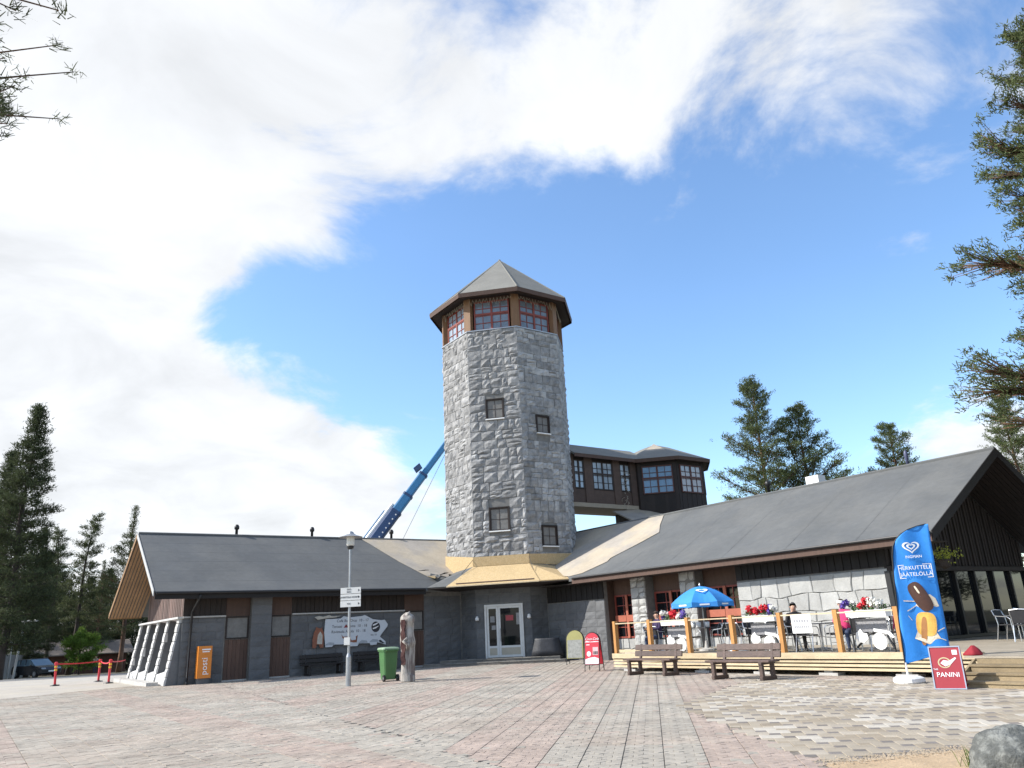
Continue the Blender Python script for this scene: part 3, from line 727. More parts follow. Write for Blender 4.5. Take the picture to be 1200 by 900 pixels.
# buttresses: five sloping piers of stacked stones, with a sloping plinth between
for k in range(5):
    ub = -35.35 - k * 2.16; bt = None
    basep = MB().prism([P_l(ub - .20, 7.5, .02), P_l(ub - .20, 6.86, .02), P_l(ub - .20, 7.28, 2.58), P_l(ub - .20, 7.5, 2.58)], U * .40).build('buttress', ashlar, lw)  # grey core shows at the sides, its dark tone painting their shade
    z = .02
    while z < 2.6:
        h = min(rnd.uniform(.26, .42), 2.62 - z)
        if 2.62 - z - h < .12: h = 2.62 - z
        f = lambda zz: 6.80 + (zz - .02) / 2.58 * .42 - rnd.uniform(0, .02); bk_ = f(z) + .16; bk2 = f(z + h) + .16
        j = .012; wl, wr = ub - .19 + rnd.uniform(-.015, .015), ub + .19 + rnd.uniform(-.015, .015)
        fa_, fb_ = f(z), f(z + h)
        mb = MB(); mb.loft([[P_l(wl, bk_, z + j), P_l(wl, fa_, z + j), P_l(wr, fa_ + .01, z + j), P_l(wr, bk_, z + j)],
                            [P_l(wl + .0, bk_, z + h / 2), P_l(wl, (fa_ + fb_) / 2 - .014, z + h / 2), P_l(wr, (fa_ + fb_) / 2 - .010, z + h / 2), P_l(wr, bk_, z + h / 2)],
                            [P_l(wl, bk_, z + h - j), P_l(wl, fb_, z + h - j), P_l(wr, fb_ + .01, z + h - j), P_l(wr, bk_, z + h - j)]])
        mb.build('stone', white_stone, basep); z += h
    if k < 4:
        c = ub - .24
        MB().prism([P_l(c, 7.5, .02), P_l(c, 6.85, .02), P_l(c, 6.9, .42), P_l(c, 7.5, .62)], U * -1.70).build('plinth', white_stone, lw)
MB().box(P_l(-44.6, 6.3, 0), U * 8.6, V * -.45, ZZ * .16).build('kerb_stone', concrete, lw)
# left wing front wall
UF = -35.0
fw_o = W(UF, 0, 0); ex, en = -V, U           # x coordinate = w
back = MB().box(P_l(UF - .25, 7.35, 0), -V * 13.7, U * .2, ZZ * 3.5).build('front_wall', mortar, lw)
def ashwall(x0, x1, z0, z1, parent, o, ex, en, m=ashlar, hmin=.3, hmax=.42, wmin=.5, wmax=1.0, depth=.05):
    stones_as_parts('stone', coursed(x0, x1, z0, z1, hmin, hmax, wmin, wmax, (), .0), o - en * .05, ex, ZZ, en, m, parent, depth, .006, seg=2, jit=.004, j=.006)
ashwall(7.3, 9.0, 0, 2.62, back, fw_o, ex, en); ashwall(11.9, 17.42, 0, 2.6, back, fw_o, ex, en); ashwall(18.55, 20.6, 0, 3.3, back, fw_o, ex, en)
for a, b in ((7.3, 9.02), (11.9, 17.45)):
    MB().box(fw_o + ex * a + ZZ * 2.62 - en * .04, ex * (b - a), ZZ * .06, en * .12).build('coping', concrete, back)
    n = int((b - a) / .2)
    for k in range(n): MB().box(fw_o + ex * (a + (b - a) * k / n + .008) + ZZ * 2.69 - en * .06, ex * ((b - a) / n - .016), ZZ * .74, en * (.05 + .02 * (k % 2))).build('clerestory_board', darkwood, back)
for a, b in ((9.03, 10.04), (10.94, 11.88), (17.46, 18.52)):
    MB().box(fw_o + ex * a + ZZ * 2.64 - en * .06, ex * (b - a), ZZ * .80, en * .05).build('header_panel', midwood, back)
    window(lw, 'window', fw_o, ex, ZZ, en, a + .02, b - .02, 1.70, 2.63, darkwood, glass, 1, 1, .06, proud=.0)
    n = 6
    for k in range(n): MB().box(fw_o + ex * (a + .02 + (b - a - .04) * k / n + .004) + ZZ * .08 - en * .07, ex * ((b - a - .04) / n - .008), ZZ * 1.60, en * .05).build('door_board', midwood, back)
    MB().box(fw_o + ex * a + ZZ * 0 - en * .06, ex * (b - a), ZZ * .08, en * .06).build('threshold', concrete, back)
colb = MB().box(fw_o + ex * 10.08 + ZZ * 0 - en * .05, ex * .82, ZZ * 3.42, en * .24).build('stone_column', mortar, lw)
ashwall(10.05, 10.93, 0, 3.43, colb, fw_o + en * .24, ex, en, wmin=.85, wmax=.9, hmin=.36, hmax=.5)
# downpipe by the corner
pipe = [P_l(-34.1, 7.75, 3.5), P_l(-34.3, 7.7, 3.25), P_l(-34.85, 7.62, 2.85), P_l(-34.88, 7.6, .15), P_l(-34.7, 7.58, .06)]
MB().tube(pipe, .05, 8).build('downpipe', blackmetal, lw, smooth=True)
# ---- right wing
VF = -23.6
rw_end = -11.7
rroof = roof_slope(P_r, rw, -22.8, EZ, -28.1, RZ, rw_end, lambda t: -28.75 + (-37.5 + 28.75) * t, felt)
MB().prism([P_r(-28.1, rw_end, RZ), P_r(-28.1, -37.5, RZ), P_r(-33.6, -37.5, EZ - .1), P_r(-33.6, rw_end, EZ - .1)], (0, 0, -.14)).build('back_roof', felt, rw)
def rz(v): return EZ + (RZ - EZ) * (-22.8 - v) / 5.3
MB().prism([P_r(v, u, rz(v) + .03) for v, u in [(-22.95, -28.9), (-23.1, -28.1), (-23.9, -27.2), (-24.2, -27.3), (-25.2, -26.5), (-26.1, -25.9), (-26.9, -26.6), (-28.05, -27.4), (-28.05, -36), (-24.1, -31.7), (-23.2, -30.3)]], (0, 0, .012)).build('underlay', under, rroof)
MB().tube([P_r(-28.1, rw_end, RZ + .02), P_r(-28.1, -37, RZ + .02)], .07, 6).build('ridge_cap', felt, rroof)
MB().box(P_r(-22.8, -28.5, EZ - .26), U * (rw_end + 28.5), V * .035, ZZ * .22).build('fascia', midwood, rroof)
MB().tube([P_r(-22.73, -28.4, EZ - .02), P_r(-22.73, rw_end, EZ - .02)], .055, 8).build('gutter', blackmetal, rroof)
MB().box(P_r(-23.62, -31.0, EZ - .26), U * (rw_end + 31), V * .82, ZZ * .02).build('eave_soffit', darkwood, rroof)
for (ve, ze) in ((-22.8, EZ), (-33.6, EZ - .1)):
    a = P_r(-28.1, rw_end, RZ); b = P_r(ve, rw_end, ze)
    MB().prism([a + ZZ * .05, b + ZZ * .05, b - ZZ * .26, a - ZZ * .26], U * .03).build('rake_board', blackwood, rroof)
    dv = b - a; ln = dv.length; dn = dv.normalized()
    for k in range(12): MB().box(P_r(-28.1, rw_end - .02 - k * .16, RZ - .17), dn * ln, U * -.145, ZZ * -.02).build('soffit_board', darkwood, rroof)
for u_ in (-25.4, -22.6, -19.7, -16.9, -14.2):      # felt laps down the slope
    p0, p1 = P_r(-22.8, u_, EZ + .014), P_r(-28.05, u_ - .05, RZ - .02)
    MB().prism([p0, p0 + U * .07, p1 + U * .07, p1], (0, 0, .002)).build('felt_lap', felt, rroof)
def ridge_u(px):
    return min((abs((600 + (P_r(-28.1, -q / 10, RZ) - CAM).dot(cx) * F / (P_r(-28.1, -q / 10, RZ) - CAM).dot(FW)) - px), -q / 10) for q in range(115, 370))[1]
vent(rroof, P_r(-28.2, ridge_u(899), RZ - .05), .42)
vent(rroof, P_r(-28.2, ridge_u(1064), RZ - .05), .42, .06, .07, mat('blue grey pipe', (.08, .09, .16), .5))
uu = ridge_u(952); MB().box(P_r(-28.7, uu - .3, RZ - .2), U * .6, V * .5, ZZ * .62).build('chimney_box', whitepaint, rroof)
# front wall of right wing
ro = W(0, VF, 0); ex, en = U, V             # x coordinate = u
rback = MB().box(ro + ex * -31.8 - en * .25, ex * 4.46, en * .2, ZZ * 3.5).build('front_wall', mortar, rw)
rback2 = MB().box(ro + ex * -19.7 - en * .25, ex * 6.0, en * .2, ZZ * 3.5).build('rubble_wall', mortar, rw)
bay = MB().box(ro + ex * -27.5 - en * .95, ex * 7.9, en * .2, ZZ * 3.5).build('window_bay', mortar, rw)
for a_ in (-27.37, -19.72): MB().box(ro + ex * (a_ - .1) - en * .95, ex * .12, en * .72, ZZ * 3.5).build('bay_side', midwood, bay)
rb = ro - en * .62
ashwall(-31.6, -27.35, 0, 2.62, rback, ro, ex, en)
for k in range(22): MB().box(ro + ex * (-31.6 + k * .194) + ZZ * 2.66 - en * .06, ex * .18, ZZ * .78, en * (.05 + .02 * (k % 2))).build('clerestory_board', blackwood, rback)
sillst = slab_stone
for a, b in ((-27.3, -25.62), (-24.72, -22.72), (-21.88, -19.72)):
    MB().box(rb + ex * a + ZZ * 2.78 - en * .06, ex * (b - a), ZZ * .68, en * .05).build('header_panel', midwood, bay)
    f = window(rw, 'window', rb, ex, ZZ, en, a + .02, b - .02, .92, 2.77, redwood, glass, 3, 4, .07, .035, proud=.02)
    xm = (a + b) / 2
    MB().box(rb + ex * (xm - .07) + ZZ * .93 + en * .022, ex * .14, ZZ * 1.83, en * .05).build('mullion', terra, f)
    for q0, q1 in ((a + .05, xm - .08), (xm + .08, b - .05)): MB().box(rb + ex * q0 + ZZ * 1.62 + en * .024, ex * (q1 - q0), ZZ * .27, en * .06).build('spandrel_board', terra, f)
    cells = voronoi_cells([(a + (k + .5 + rnd.uniform(-.2, .2)) * (b - a) / 4, .25 + r_ * .42 + rnd.uniform(-.06, .06)) for k in range(4) for r_ in range(2)], a, b, .02, .90)
    for c in cells: poly_stone(c, rb - en * .04, ex, ZZ, en, .07).build('stone', slab_stone, bay)
for a, b in ((-25.62, -24.74), (-22.72, -21.9)):
    pc = MB().box(ro + ex * (a + .04) - en * .72, ex * (b - a - .08), ZZ * 3.42, en * .62).build('stone_pillar', mortar, rw)
    rc = coursed(a, b, 0, 3.43, .26, .48, .3, .6, (), .15); stones_as_parts('stone', rc, ro - en * .13, ex, ZZ, en, slab_stone, pc, .06, .02, seg=3, jit=.012)
# rubble wall of big polygon slabs
def warp(x, z): return (x + .13 * mnoise.noise(Vector((x * 1.3, z * 1.6, 1.7))), z + .13 * mnoise.noise(Vector((x * 1.3, z * 1.6, 9.2))))
for (a, b, c, d) in coursed(-19.68, -13.72, .42, 2.80, .30, .60, .34, .95, (), .22):
    pl_ = []
    for (p, q) in ((a, c), ((a + b) / 2, c), (b, c), (b, (c + d) / 2), (b, d), ((a + b) / 2, d), (a, d), (a, (c + d) / 2)):
        x, z = warp(p, q); pl_.append((min(-13.70, max(-19.70, p if p in (-19.68, -13.72) else x)), min(2.83, q if q >= 2.79 else z)))
    poly_stone(pl_, ro - en * .03, ex, ZZ, en, .05, .008).build('stone', slab_stone, rback2)
for k in range(40): MB().box(ro + ex * (-19.7 + k * .15) + ZZ * 2.86 - en * .06, ex * .138, ZZ * .6, en * (.05 + .02 * (k % 2))).build('clerestory_board', blackwood, rback2)
MB().tube([P_r(-22.75, -12.6, 3.5), P_r(-22.95, -12.7, 3.2), P_r(-23.45, -13.0, 3.0), P_r(-23.45, -13.55, .7)], .05, 8).build('downpipe', blackmetal, rw, smooth=True)
# gable end: dark planks above, glazed below
UG = -13.7
def rzf(v): return RZ - .2 - (abs(v + 28.1) * (.557 if v > -28.1 else .552))
rg = MB().prism([W(UG, -23.6, 2.86), W(UG, -32.9, 2.86), W(UG, -32.9, rzf(-32.9)), W(UG, -28.1, RZ - .2), W(UG, -23.6, rzf(-23.6))], U * -.2).build('gable_wall', blackwood, rw)
gable(rg, lambda v, z, d: W(UG + d, v, z), rzf, -23.6, -32.9, 2.9, darkwood, .22, .02, batten=True)
MB().box(W(UG - .1, -32.9, 2.72), V * 9.3, U * .22, ZZ * .14).build('head_beam', darkwood, rg)
gl = MB().box(W(UG - .12, -32.9, .55), V * 9.3, U * .06, ZZ * .10).build('glazed_front', blackmetal, rw)
vv_ = [-23.6 - k * 1.33 for k in range(8)]
for k, v in enumerate(vv_):
    MB().box(W(UG - .1, v - .05, .65), V * .1, U * .16, ZZ * 2.07).build('mullion', blackmetal, gl)
    if k < 7: MB().box(W(UG - .06, v - 1.28, .65), V * 1.23, U * .012, ZZ * 2.07).build('pane', glass, gl)
MB().box(W(UG - .035, -26.3, 1.75), V * .42, U * .004, ZZ * .55).build('notice', mat('grey paper notice', (.28, .28, .29), .7), gl)
MB().box(W(UG - 3, -32.8, .5), V * 9.1, U * 2.8, ZZ * .05).build('indoor_floor', darkwood, rw)
# =====================UPPER ROOM=====================
RO = W(-34.7, -35.3)
ur = wthing('upper_lookout_room', 'dark brown timber lookout room on the roof joined to the tower by a bridge', 'building', RO)
bx0, bx1 = 27.4, 33.4; ub = -33.7
bw = MB().box(W(ub - 2.6, -bx0, 8.25), -V * (bx1 - bx0), U * 2.5, ZZ * 2.85).build('bridge_wall', darkwood, ur)
brb = mat('bridge board', (.085, .055, .042), .75, .2, 3, .3, 30, rand=.15)
zpl = [(bx0, 27.62), (28.4, 29.0), (30.62, 31.15), (32.0, 33.0)]
for a, b in zpl: MB().box(W(ub - .1, -a, 8.25), -V * (b - a), U * .14, ZZ * 2.85).build('bridge_post', brb, bw)
for a, b in ((27.62, 28.4), (29.0, 30.62), (31.15, 32.0)):
    MB().box(W(ub - .1, -a, 8.25), -V * (b - a), U * .09, ZZ * .78).build('bridge_panel', brb, bw)
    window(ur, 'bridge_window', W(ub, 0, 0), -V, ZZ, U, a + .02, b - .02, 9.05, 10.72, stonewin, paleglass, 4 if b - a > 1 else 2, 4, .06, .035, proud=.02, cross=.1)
MB().box(W(ub - 2.6, -bx0, 8.0), -V * (bx1 - bx0), U * 2.62, ZZ * .24).build('bridge_floor', mat('pale bridge underside', (.34, .29, .22), .8, .1, 2), ur)
MB().prism([W(ub + .42, -bx0, 11.02), W(ub + .42, -bx1, 11.02), W(ub - 1.25, -bx1, 11.95), W(ub - 1.25, -bx0, 11.95)], (0, 0, -.12)).build('bridge_roof', felt_top, ur)
MB().prism([W(ub - 2.9, -bx0, 11.02), W(ub - 2.9, -bx1, 11.02), W(ub - 1.25, -bx1, 11.95), W(ub - 1.25, -bx0, 11.95)], (0, 0, -.12)).build('bridge_roof', felt_top, ur)
MB().box(W(ub + .42, -bx0, 10.80), -V * (bx1 - bx0 - .4), U * .03, ZZ * .2).build('bridge_fascia', midwood, ur)
AR = 2.81; RR = AR / math.cos(math.pi / 8)
rwall = MB().loft([ocring(RR, 3.0, RO), ocring(RR, 11.0, RO)]).build('room_wall', darkwood, ur)
for fa in (A, A - 45, A - 90, A + 45):
    en = azv(fa); ex = azv(fa - 90); o = RO + en * AR; hw2 = AR * math.tan(math.pi / 8)
    n = 11
    for k in range(n):
        a = -hw2 + 2 * hw2 * k / n
        MB().box(o + ex * (a + .006) + ZZ * 6.2, ex * (2 * hw2 / n - .012), ZZ * (2.62 if abs(a + hw2 / n) < .93 else 4.7), en * (.02 + .015 * (k % 2))).build('plank', darkwood, rwall)
    window(ur, 'room_window', o, ex, ZZ, en, -.92, .92, 8.88, 10.58, mat('red brown window frame', (.085, .03, .022), .6, .15, 4), mat('glass with painted blue sky sheen', (.14, .24, .36), .05, .2, 2, spec=.6) if fa == A else paleglass, 4, 4, .07, .035, proud=.07, cross=.11)  # front panes coloured with a painted bluish sky reflection
RR2 = 3.55
urf = MB().loft([ocring(RR2, 11.0, RO), ocring(1.0, 12.15, RO), ocring(.03, 12.5, RO)]).build('room_roof', felt_top, ur)
MB().loft([ocring(RR2 + .01, 10.78, RO), ocring(RR2 + .04, 10.99, RO), ocring(RR2 - .1, 10.98, RO), ocring(RR2 - .1, 10.78, RO)], caps=False).build('fascia', midwood, urf)
MB().loft([ocring(RR2 - .1, 10.82, RO), ocring(RR - .2, 10.95, RO)], caps=False).build('soffit', darkwood, urf)
sh = RO + NN * 2.0; MB().prism([ocring(2.6, 11.36, RO)[k] + ZZ * .0 for k in (0, 7)] + [RO + ZZ * 12.45 + NN * .4], (0, 0, .03)).build('torn_underlay', under, urf)
MB().prism([W(-31.6, -29.9, 7.0), W(-31.2, -33.5, 7.0), W(-33.6, -33.5, 8.1), W(-33.9, -30.5, 7.9)], (0, 0, -.08)).build('lean_to_roof', under, ur)
# hanging cable bundle and loose cable at the eave
mb = MB()
for k in range(26):
    p = W(ub + .25, -31.3 + rnd.uniform(-.2, .2), 10.2 - k * .09 + rnd.uniform(-.1, .1)); q = p + Vector((rnd.uniform(-.2, .2), rnd.uniform(-.2, .2), rnd.uniform(-.25, .1)))
    mb.tube([p, (p + q) / 2 + Vector((rnd.uniform(-.1, .1), 0, .05)), q], .014, 4)
mb.build('cable_bundle', cable, ur)
# entrance steps
st = wthing('entrance_steps', 'two low dark stone steps in front of the tower doors', 'steps', WN(-37.3, -7.7, 0))
for (n0, z0, z1, s0, s1) in ((-36.35, 0, .13, -11.3, -4.6), (-36.85, .13, .25, -10.6, -4.9)):
    MB().box(WN(n0 - 2.2, s0, z0), SS * (s1 - s0), NN * 2.2, ZZ * (z1 - z0)).build('step', mat('dark worn step stone', (.155, .145, .13), .9, .3, 3, .6, 20), st)
    for k in range(13):
        a = s0 + (s1 - s0) * k / 13; MB().box(WN(n0 - .3, a + .01, z1), SS * ((s1 - s0) / 13 - .02), NN * (.31 + rnd.uniform(0, .03)), ZZ * (.02 + rnd.uniform(0, .01))).build('edge_stone', mat('grey step edging', (.22, .21, .19), .9, .3, 4, .6, 20, rand=.2), st)
# =====================OBJECTS=====================
DZ = .55                                          # terrace floor
def uvrot(): return math.atan2(U.y, U.x)           # local +x along u
# ---- terrace
tr = wthing('wooden_terrace', 'raised pine board cafe terrace with honey coloured railing and wide steps', 'terrace', W(-15, -19, 0))
fl = MB().box(W(-21.0, -23.5, DZ - .06), U * 20, V * 5.05, ZZ * .02).build('deck', deckwood, tr)
k = 0; v = -23.5
while v < -18.5:
    MB().box(W(-21.0, v, DZ - .035), U * 12.2, V * .135, ZZ * .035).build('deck_board', deckwood, fl); v += .145
v = -33
while v < -17.35:
    MB().box(W(-8.78 if v > -23.6 else -13.6, v, DZ - .035), U * (7.8 if v > -23.6 else 12.6), V * .135, ZZ * .035).build('deck_board', deckwood, fl); v += .145
MB().box(W(-21.05, -18.42, DZ - .12), U * 12.2, V * .07, ZZ * .155).build('edge_beam', newpine, tr)
for z in (.34, .245, .15): MB().box(W(-21.02, -18.44, z), U * 12.15, V * .045, ZZ * .06).build('skirt_board', newpine, tr)
for z in (.40, .34, .245, .15): MB().box(W(-21.06, -22.5, z), V * 4.1, U * .03, ZZ * .05).build('skirt_board', newpine, tr)
for u in (-20.6, -17.4, -15.2, -13.1, -11.0, -9.2):
    MB().box(W(u, -18.75, .02), U * .55, V * .32, ZZ * .07).build('footing', concrete, tr); MB().box(W(u + .13, -18.7, .09), U * .25, V * .22, ZZ * .07).build('footing_block', concrete, tr)
for u in np.arange(-20.9, -8.9, .6): MB().box(W(u, -23.4, DZ - .2), U * .05, V * 4.9, ZZ * .14).build('joist', deckwood, tr)
posts = [-21.0, -19.3, -17.6, -15.85, -14.15, -12.4, -10.75]
for u in posts: MB().box(W(u - .06, -18.62, DZ), U * .12, V * .14, ZZ * 1.08).build('rail_post', pine, tr)
for a, b in zip(posts[:-1], posts[1:]):
    MB().box(W(a + .06, -18.6, DZ + .98), U * (b - a - .12), V * .10, ZZ * .035).build('top_rail', newpine, tr)
    if a < -20: MB().box(W(a + .06, -18.585, DZ + .05), U * (b - a - .12), V * .03, ZZ * .1).build('kick_rail', newpine, tr)
MB().box(W(-21.05, -19.6, DZ + .98), V * 1.0, U * .1, ZZ * .035).build('top_rail', newpine, tr)
# steps
for k in range(4):
    z1 = DZ - .137 * k; v1 = -17.35 + .30 * k
    if k: MB().box(W(-8.55, v1 - .30, z1 - .04), U * 7.4, V * .32, ZZ * .04).build('tread', stepwood, tr)
    MB().box(W(-8.53, v1 - .03, max(.02, z1 - .137)), U * 7.36, V * .025, ZZ * (.095 if k < 3 else .09)).build('riser', stepwood, tr)
MB().prism([W(-8.56, -17.36, .03), W(-8.56, -16.45, .03), W(-8.56, -16.45, .12), W(-8.56, -17.36, DZ - .05)], U * -.05).build('stringer', stepwood, tr)

# ---- bench
def make_bench(name, label, group, m):
    t = thing(name, label, 'bench', group=group)
    for k in range(3): MB().bbox(0, -.19 + k * .165, .45, 1.98, .15, .05, .008).build('seat_plank', m, t)
    for k in range(2):
        o = MB().bbox(0, 0, 0, 1.98, .045, .16, .008).build('back_plank', m, t); o.location = (0, .30 + k * .035, .60 + k * .18); o.rotation_euler = (R(-12), 0, 0)
    for x in (-.74, .74):
        fr = MB()
        fr.bbox(x, -.24, .22, .10, .09, .40, .008); fr.bbox(x, .22, .22, .10, .09, .40, .008); fr.bbox(x, 0, .05, .102, .62, .09, .008); fr.bbox(x, 0, .40, .098, .6, .06, .006)
        fr.build('leg', m, t)
        b = MB().bbox(0, 0, 0, .08, .06, .52, .006).build('back_support', m, t); b.location = (x, .305, .62); b.rotation_euler = (R(-12), 0, 0)
    return t
def face(o, out_az, loc):     # local -y faces out_az
    o.location = loc; o.rotation_euler = (0, 0, R(180 - out_az)); return o
b1 = make_bench('park_bench', 'dark brown slatted bench with peeling back at the terrace corner by the red board', 'benches in front of the terrace', benchwood)
face(b1, 234, W(-18.0, -17.25, PZ))
b2 = dup(b1, W(-14.15, -16.75, PZ), 0, 'dark brown slatted bench on the patio edge in front of the flower boxes'); b2.rotation_euler = (0, 0, R(180 - 231))
shadebench = mat('bench brown with painted shade', (.022, .018, .016), .7, .3, 4, .3, 25)  # bench brown darkened to paint in the shade at the wall
b3 = make_bench('park_bench', 'brown bench with painted shade against the grey wall under the animal sign, next to the brown door', 'benches with painted shade under the animal sign', shadebench)
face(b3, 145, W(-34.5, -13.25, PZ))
b4 = dup(b3, W(-34.5, -15.75, PZ), b3.rotation_euler[2], 'brown bench with painted shade against the grey wall under the animal sign, behind the green bin')

# ---- lamp post with direction boards
lp = thing('lamp_post', 'slim grey lamp post with frosted lantern and three direction boards', 'lamp post', Vector((*G(408, 805)[:2], PZ)))
L0 = lp.location.copy(); lp.location = (0, 0, 0)
MB().lathe([(.09, 0), (.085, .9), (.05, 1.0), (.045, 1.02), (.042, 4.42), (.03, 4.45)], 12).build('pole', greymetal, lp, smooth=False)
MB().lathe([(.05, 4.40), (.11, 4.44), (.12, 4.50), (.10, 4.52)], 14).build('collar', blackmetal, lp)
lan = MB().lathe([(.115, 4.52), (.135, 4.56), (.14, 4.82), (.13, 4.85)], 16).build('lantern', mat('frosted lantern glass', (.62, .61, .56), .35, .03, 2, spec=.5), lp, smooth=False)
MB().lathe([(.14, 4.86), (.40, 4.80), (.41, 4.815), (.20, 4.88), (.12, 4.93), (.09, 4.99), (.03, 5.02)], 20).build('shade', greymetal, lp)
board = mat('pale grey sign board', (.60, .60, .58), .5, .06, 2)
ex_, en_ = azv(100), azv(190)
for k, (l1, l2) in enumerate((('ZOO', 'INFO'), ('RAVINTOLA KIOSKI', None), ('WC', None))):
    zc = 3.02 - k * .215
    bd = MB().box(ex_ * -.30 + en_ * .05 + ZZ * (zc - .1), ex_ * .72, en_ * .02, ZZ * .2).build('direction_board', board, lp)
    if l2:
        text('lettering', l1, .07, text_dark, bd, ex_ * .0 + en_ * .075 + ZZ * (zc + .04), ex_, ZZ); text('lettering', l2, .07, text_dark, bd, ex_ * .0 + en_ * .075 + ZZ * (zc - .045), ex_, ZZ)
    else: text('lettering', l1, .075, text_dark, bd, ex_ * .0 + en_ * .075 + ZZ * zc, ex_, ZZ)
    MB().prism([ex_ * .33 + en_ * .072 + ZZ * (zc + .04), ex_ * .33 + en_ * .072 + ZZ * (zc - .04), ex_ * .39 + en_ * .072 + ZZ * zc], en_ * .003).build('arrow', text_dark, bd)
MB().box(ex_ * -.13 + en_ * .05 + ZZ * 1.28, ex_ * .2, en_ * .06, ZZ * .24).build('notice_box', board, lp)
lp.location = L0
# ---- wheelie bin
bn = thing('wheelie_bin', 'green two wheeled rubbish bin with paler lid beside the carved post', 'bin')
binm = mat('green bin plastic', (.055, .15, .05), .45, .12, 3); binl = mat('pale green lid', (.20, .29, .19), .55, .15, 3)  # lid a paler green than the body
def rr(x, y, z, b=.04, cy=0): return [(p, q + cy, z) for p, q in [(-x + b, -y), (x - b, -y), (x, -y + b), (x, y - b), (x - b, y), (-x + b, y), (-x, y - b), (-x, -y + b)]]
MB().loft([rr(.20, .23, .06), rr(.24, .27, .62), rr(.255, .29, .98), rr(.285, .32, .99), rr(.285, .32, 1.04)]).build('body', binm, bn)
MB().loft([rr(.30, .345, 1.045), rr(.30, .345, 1.075), rr(.27, .31, 1.11), rr(.16, .2, 1.125)]).build('lid', binl, bn)
MB().tube([(-.22, .36, 1.0), (-.22, .41, 1.02), (.22, .41, 1.02), (.22, .36, 1.0)], .018, 6).build('handle', binm, bn)
for x in (-.25, .25):
    w_ = MB(); w_.tube([(x - .03, .25, .11), (x + .03, .25, .11)], .11, 14); wh = w_.build('wheel', blackmetal, bn); MB().tube([(x - .034, .25, .11), (x + .034, .25, .11)], .045, 10).build('hub', greymetal, wh)
MB().cbox(0, -.262, .72, .16, .01, .1).build('label_plate', binl, bn)
face(bn, 330, Vector((*G(455, 799)[:2], PZ)))
# ---- carved post
cp = thing('carved_post', 'weathered pale carved wooden post with dark red hollow', 'carving')
wood_pale = mat('weathered pale carved wood', (.36, .335, .30), .85, .25, 4, .7, 14, stretch=(3, 3, .35), col2=(.16, .13, .12), c2scale=2.5, c2lo=.5, c2hi=.62)
wood_red = mat('dark red carved hollow', (.085, .035, .03), .85, .3, 5, .5, 14, stretch=(3, 3, .4))
rings = []; n = 20
for k in range(46):
    z = 2.24 * k / 45; ring = []
    for j in range(n):
        a = 2 * math.pi * j / n
        r = .235 * (1 + .09 * math.sin(3 * a + z * 2.2) + .16 * mnoise.noise(Vector((math.cos(a) * 1.5, math.sin(a) * 1.5, z * 1.9))))
        if z < .2: r = .25
        r += .07 * math.exp(-((z - 1.25) / .13) ** 2) * max(0, math.cos(a + 1.1)) + .06 * math.exp(-((z - 2.0) / .12) ** 2) * max(0, math.cos(a + 1.3))
        r -= .05 * math.exp(-((z - 1.75) / .1) ** 2) * max(0, math.cos(a + 1.2))
        if z > 2.05: r *= max(.25, 1 - ((z - 2.05) / .19) ** 2 * .8)
        ring.append((r * math.cos(a), r * math.sin(a) * .8, z))
    rings.append(ring)
MB().loft(rings).build('trunk', wood_pale, cp, smooth=True)
mb = MB(); prev = None
for k in range(14):
    z = .55 + 1.45 * k / 13; prev = [(-.16 + .02 * math.sin(k * 2), -.245 - .01 * math.sin(k), z), (-.02 + .03 * math.sin(k * 1.7), -.25 + .012 * math.sin(k * 1.3), z), (-.02, -.14, z), (-.16, -.14, z)] if True else None
    rings.append(None); mb.v += prev
mb2 = MB(); mb2.loft([mb.v[i * 4:i * 4 + 4] for i in range(14)]); mb2.build('hollow', wood_red, cp)
MB().tube([(.06, -.22, 1.4), (-.05, -.27, 1.3), (.1, -.27, 1.2), (.06, -.22, 1.05)], [.05, .07, .07, .04], 8).build('carved_paw', wood_pale, cp, smooth=True)
MB().tube([(.02, -.1, 2.05), (.06, -.1, 2.18), (.1, -.06, 2.26)], [.08, .07, .015], 7).build('carved_ear', wood_pale, cp, smooth=True)
face(cp, 190, Vector((*G(478, 800)[:2], PZ)))
# ---- letter box
lb = wthing('letter_box', 'orange letter box with white lettering standing by the grey wall', 'letter box', W(-34.6, -8.15, 0))
orange = mat('orange letter box paint', (.62, .20, .02), .45, .06, 3); 
o = W(-34.85, -7.9, .24)
bdy = MB(); bdy.box(o, -V * .54, U * .36, ZZ * 1.24); bo = bdy.build('body', orange, lb)
MB().box(W(-34.85, -7.94, .02), -V * .46, U * .3, ZZ * .22).build('pedestal', ashlar, lb)
MB().box(o + U * .362 - V * .14 + ZZ * 1.08, -V * .34, U * .012, ZZ * .05).build('slot', text_white, bo); MB().box(o + U * .362 - V * .16 + ZZ * 1.0, -V * .28, U * .006, ZZ * .04).build('collection_plate', text_white, bo)
text('lettering', 'posti', .34, text_white, bo, o + U * .365 - V * .27 + ZZ * .46, ZZ, V, extr=.003)
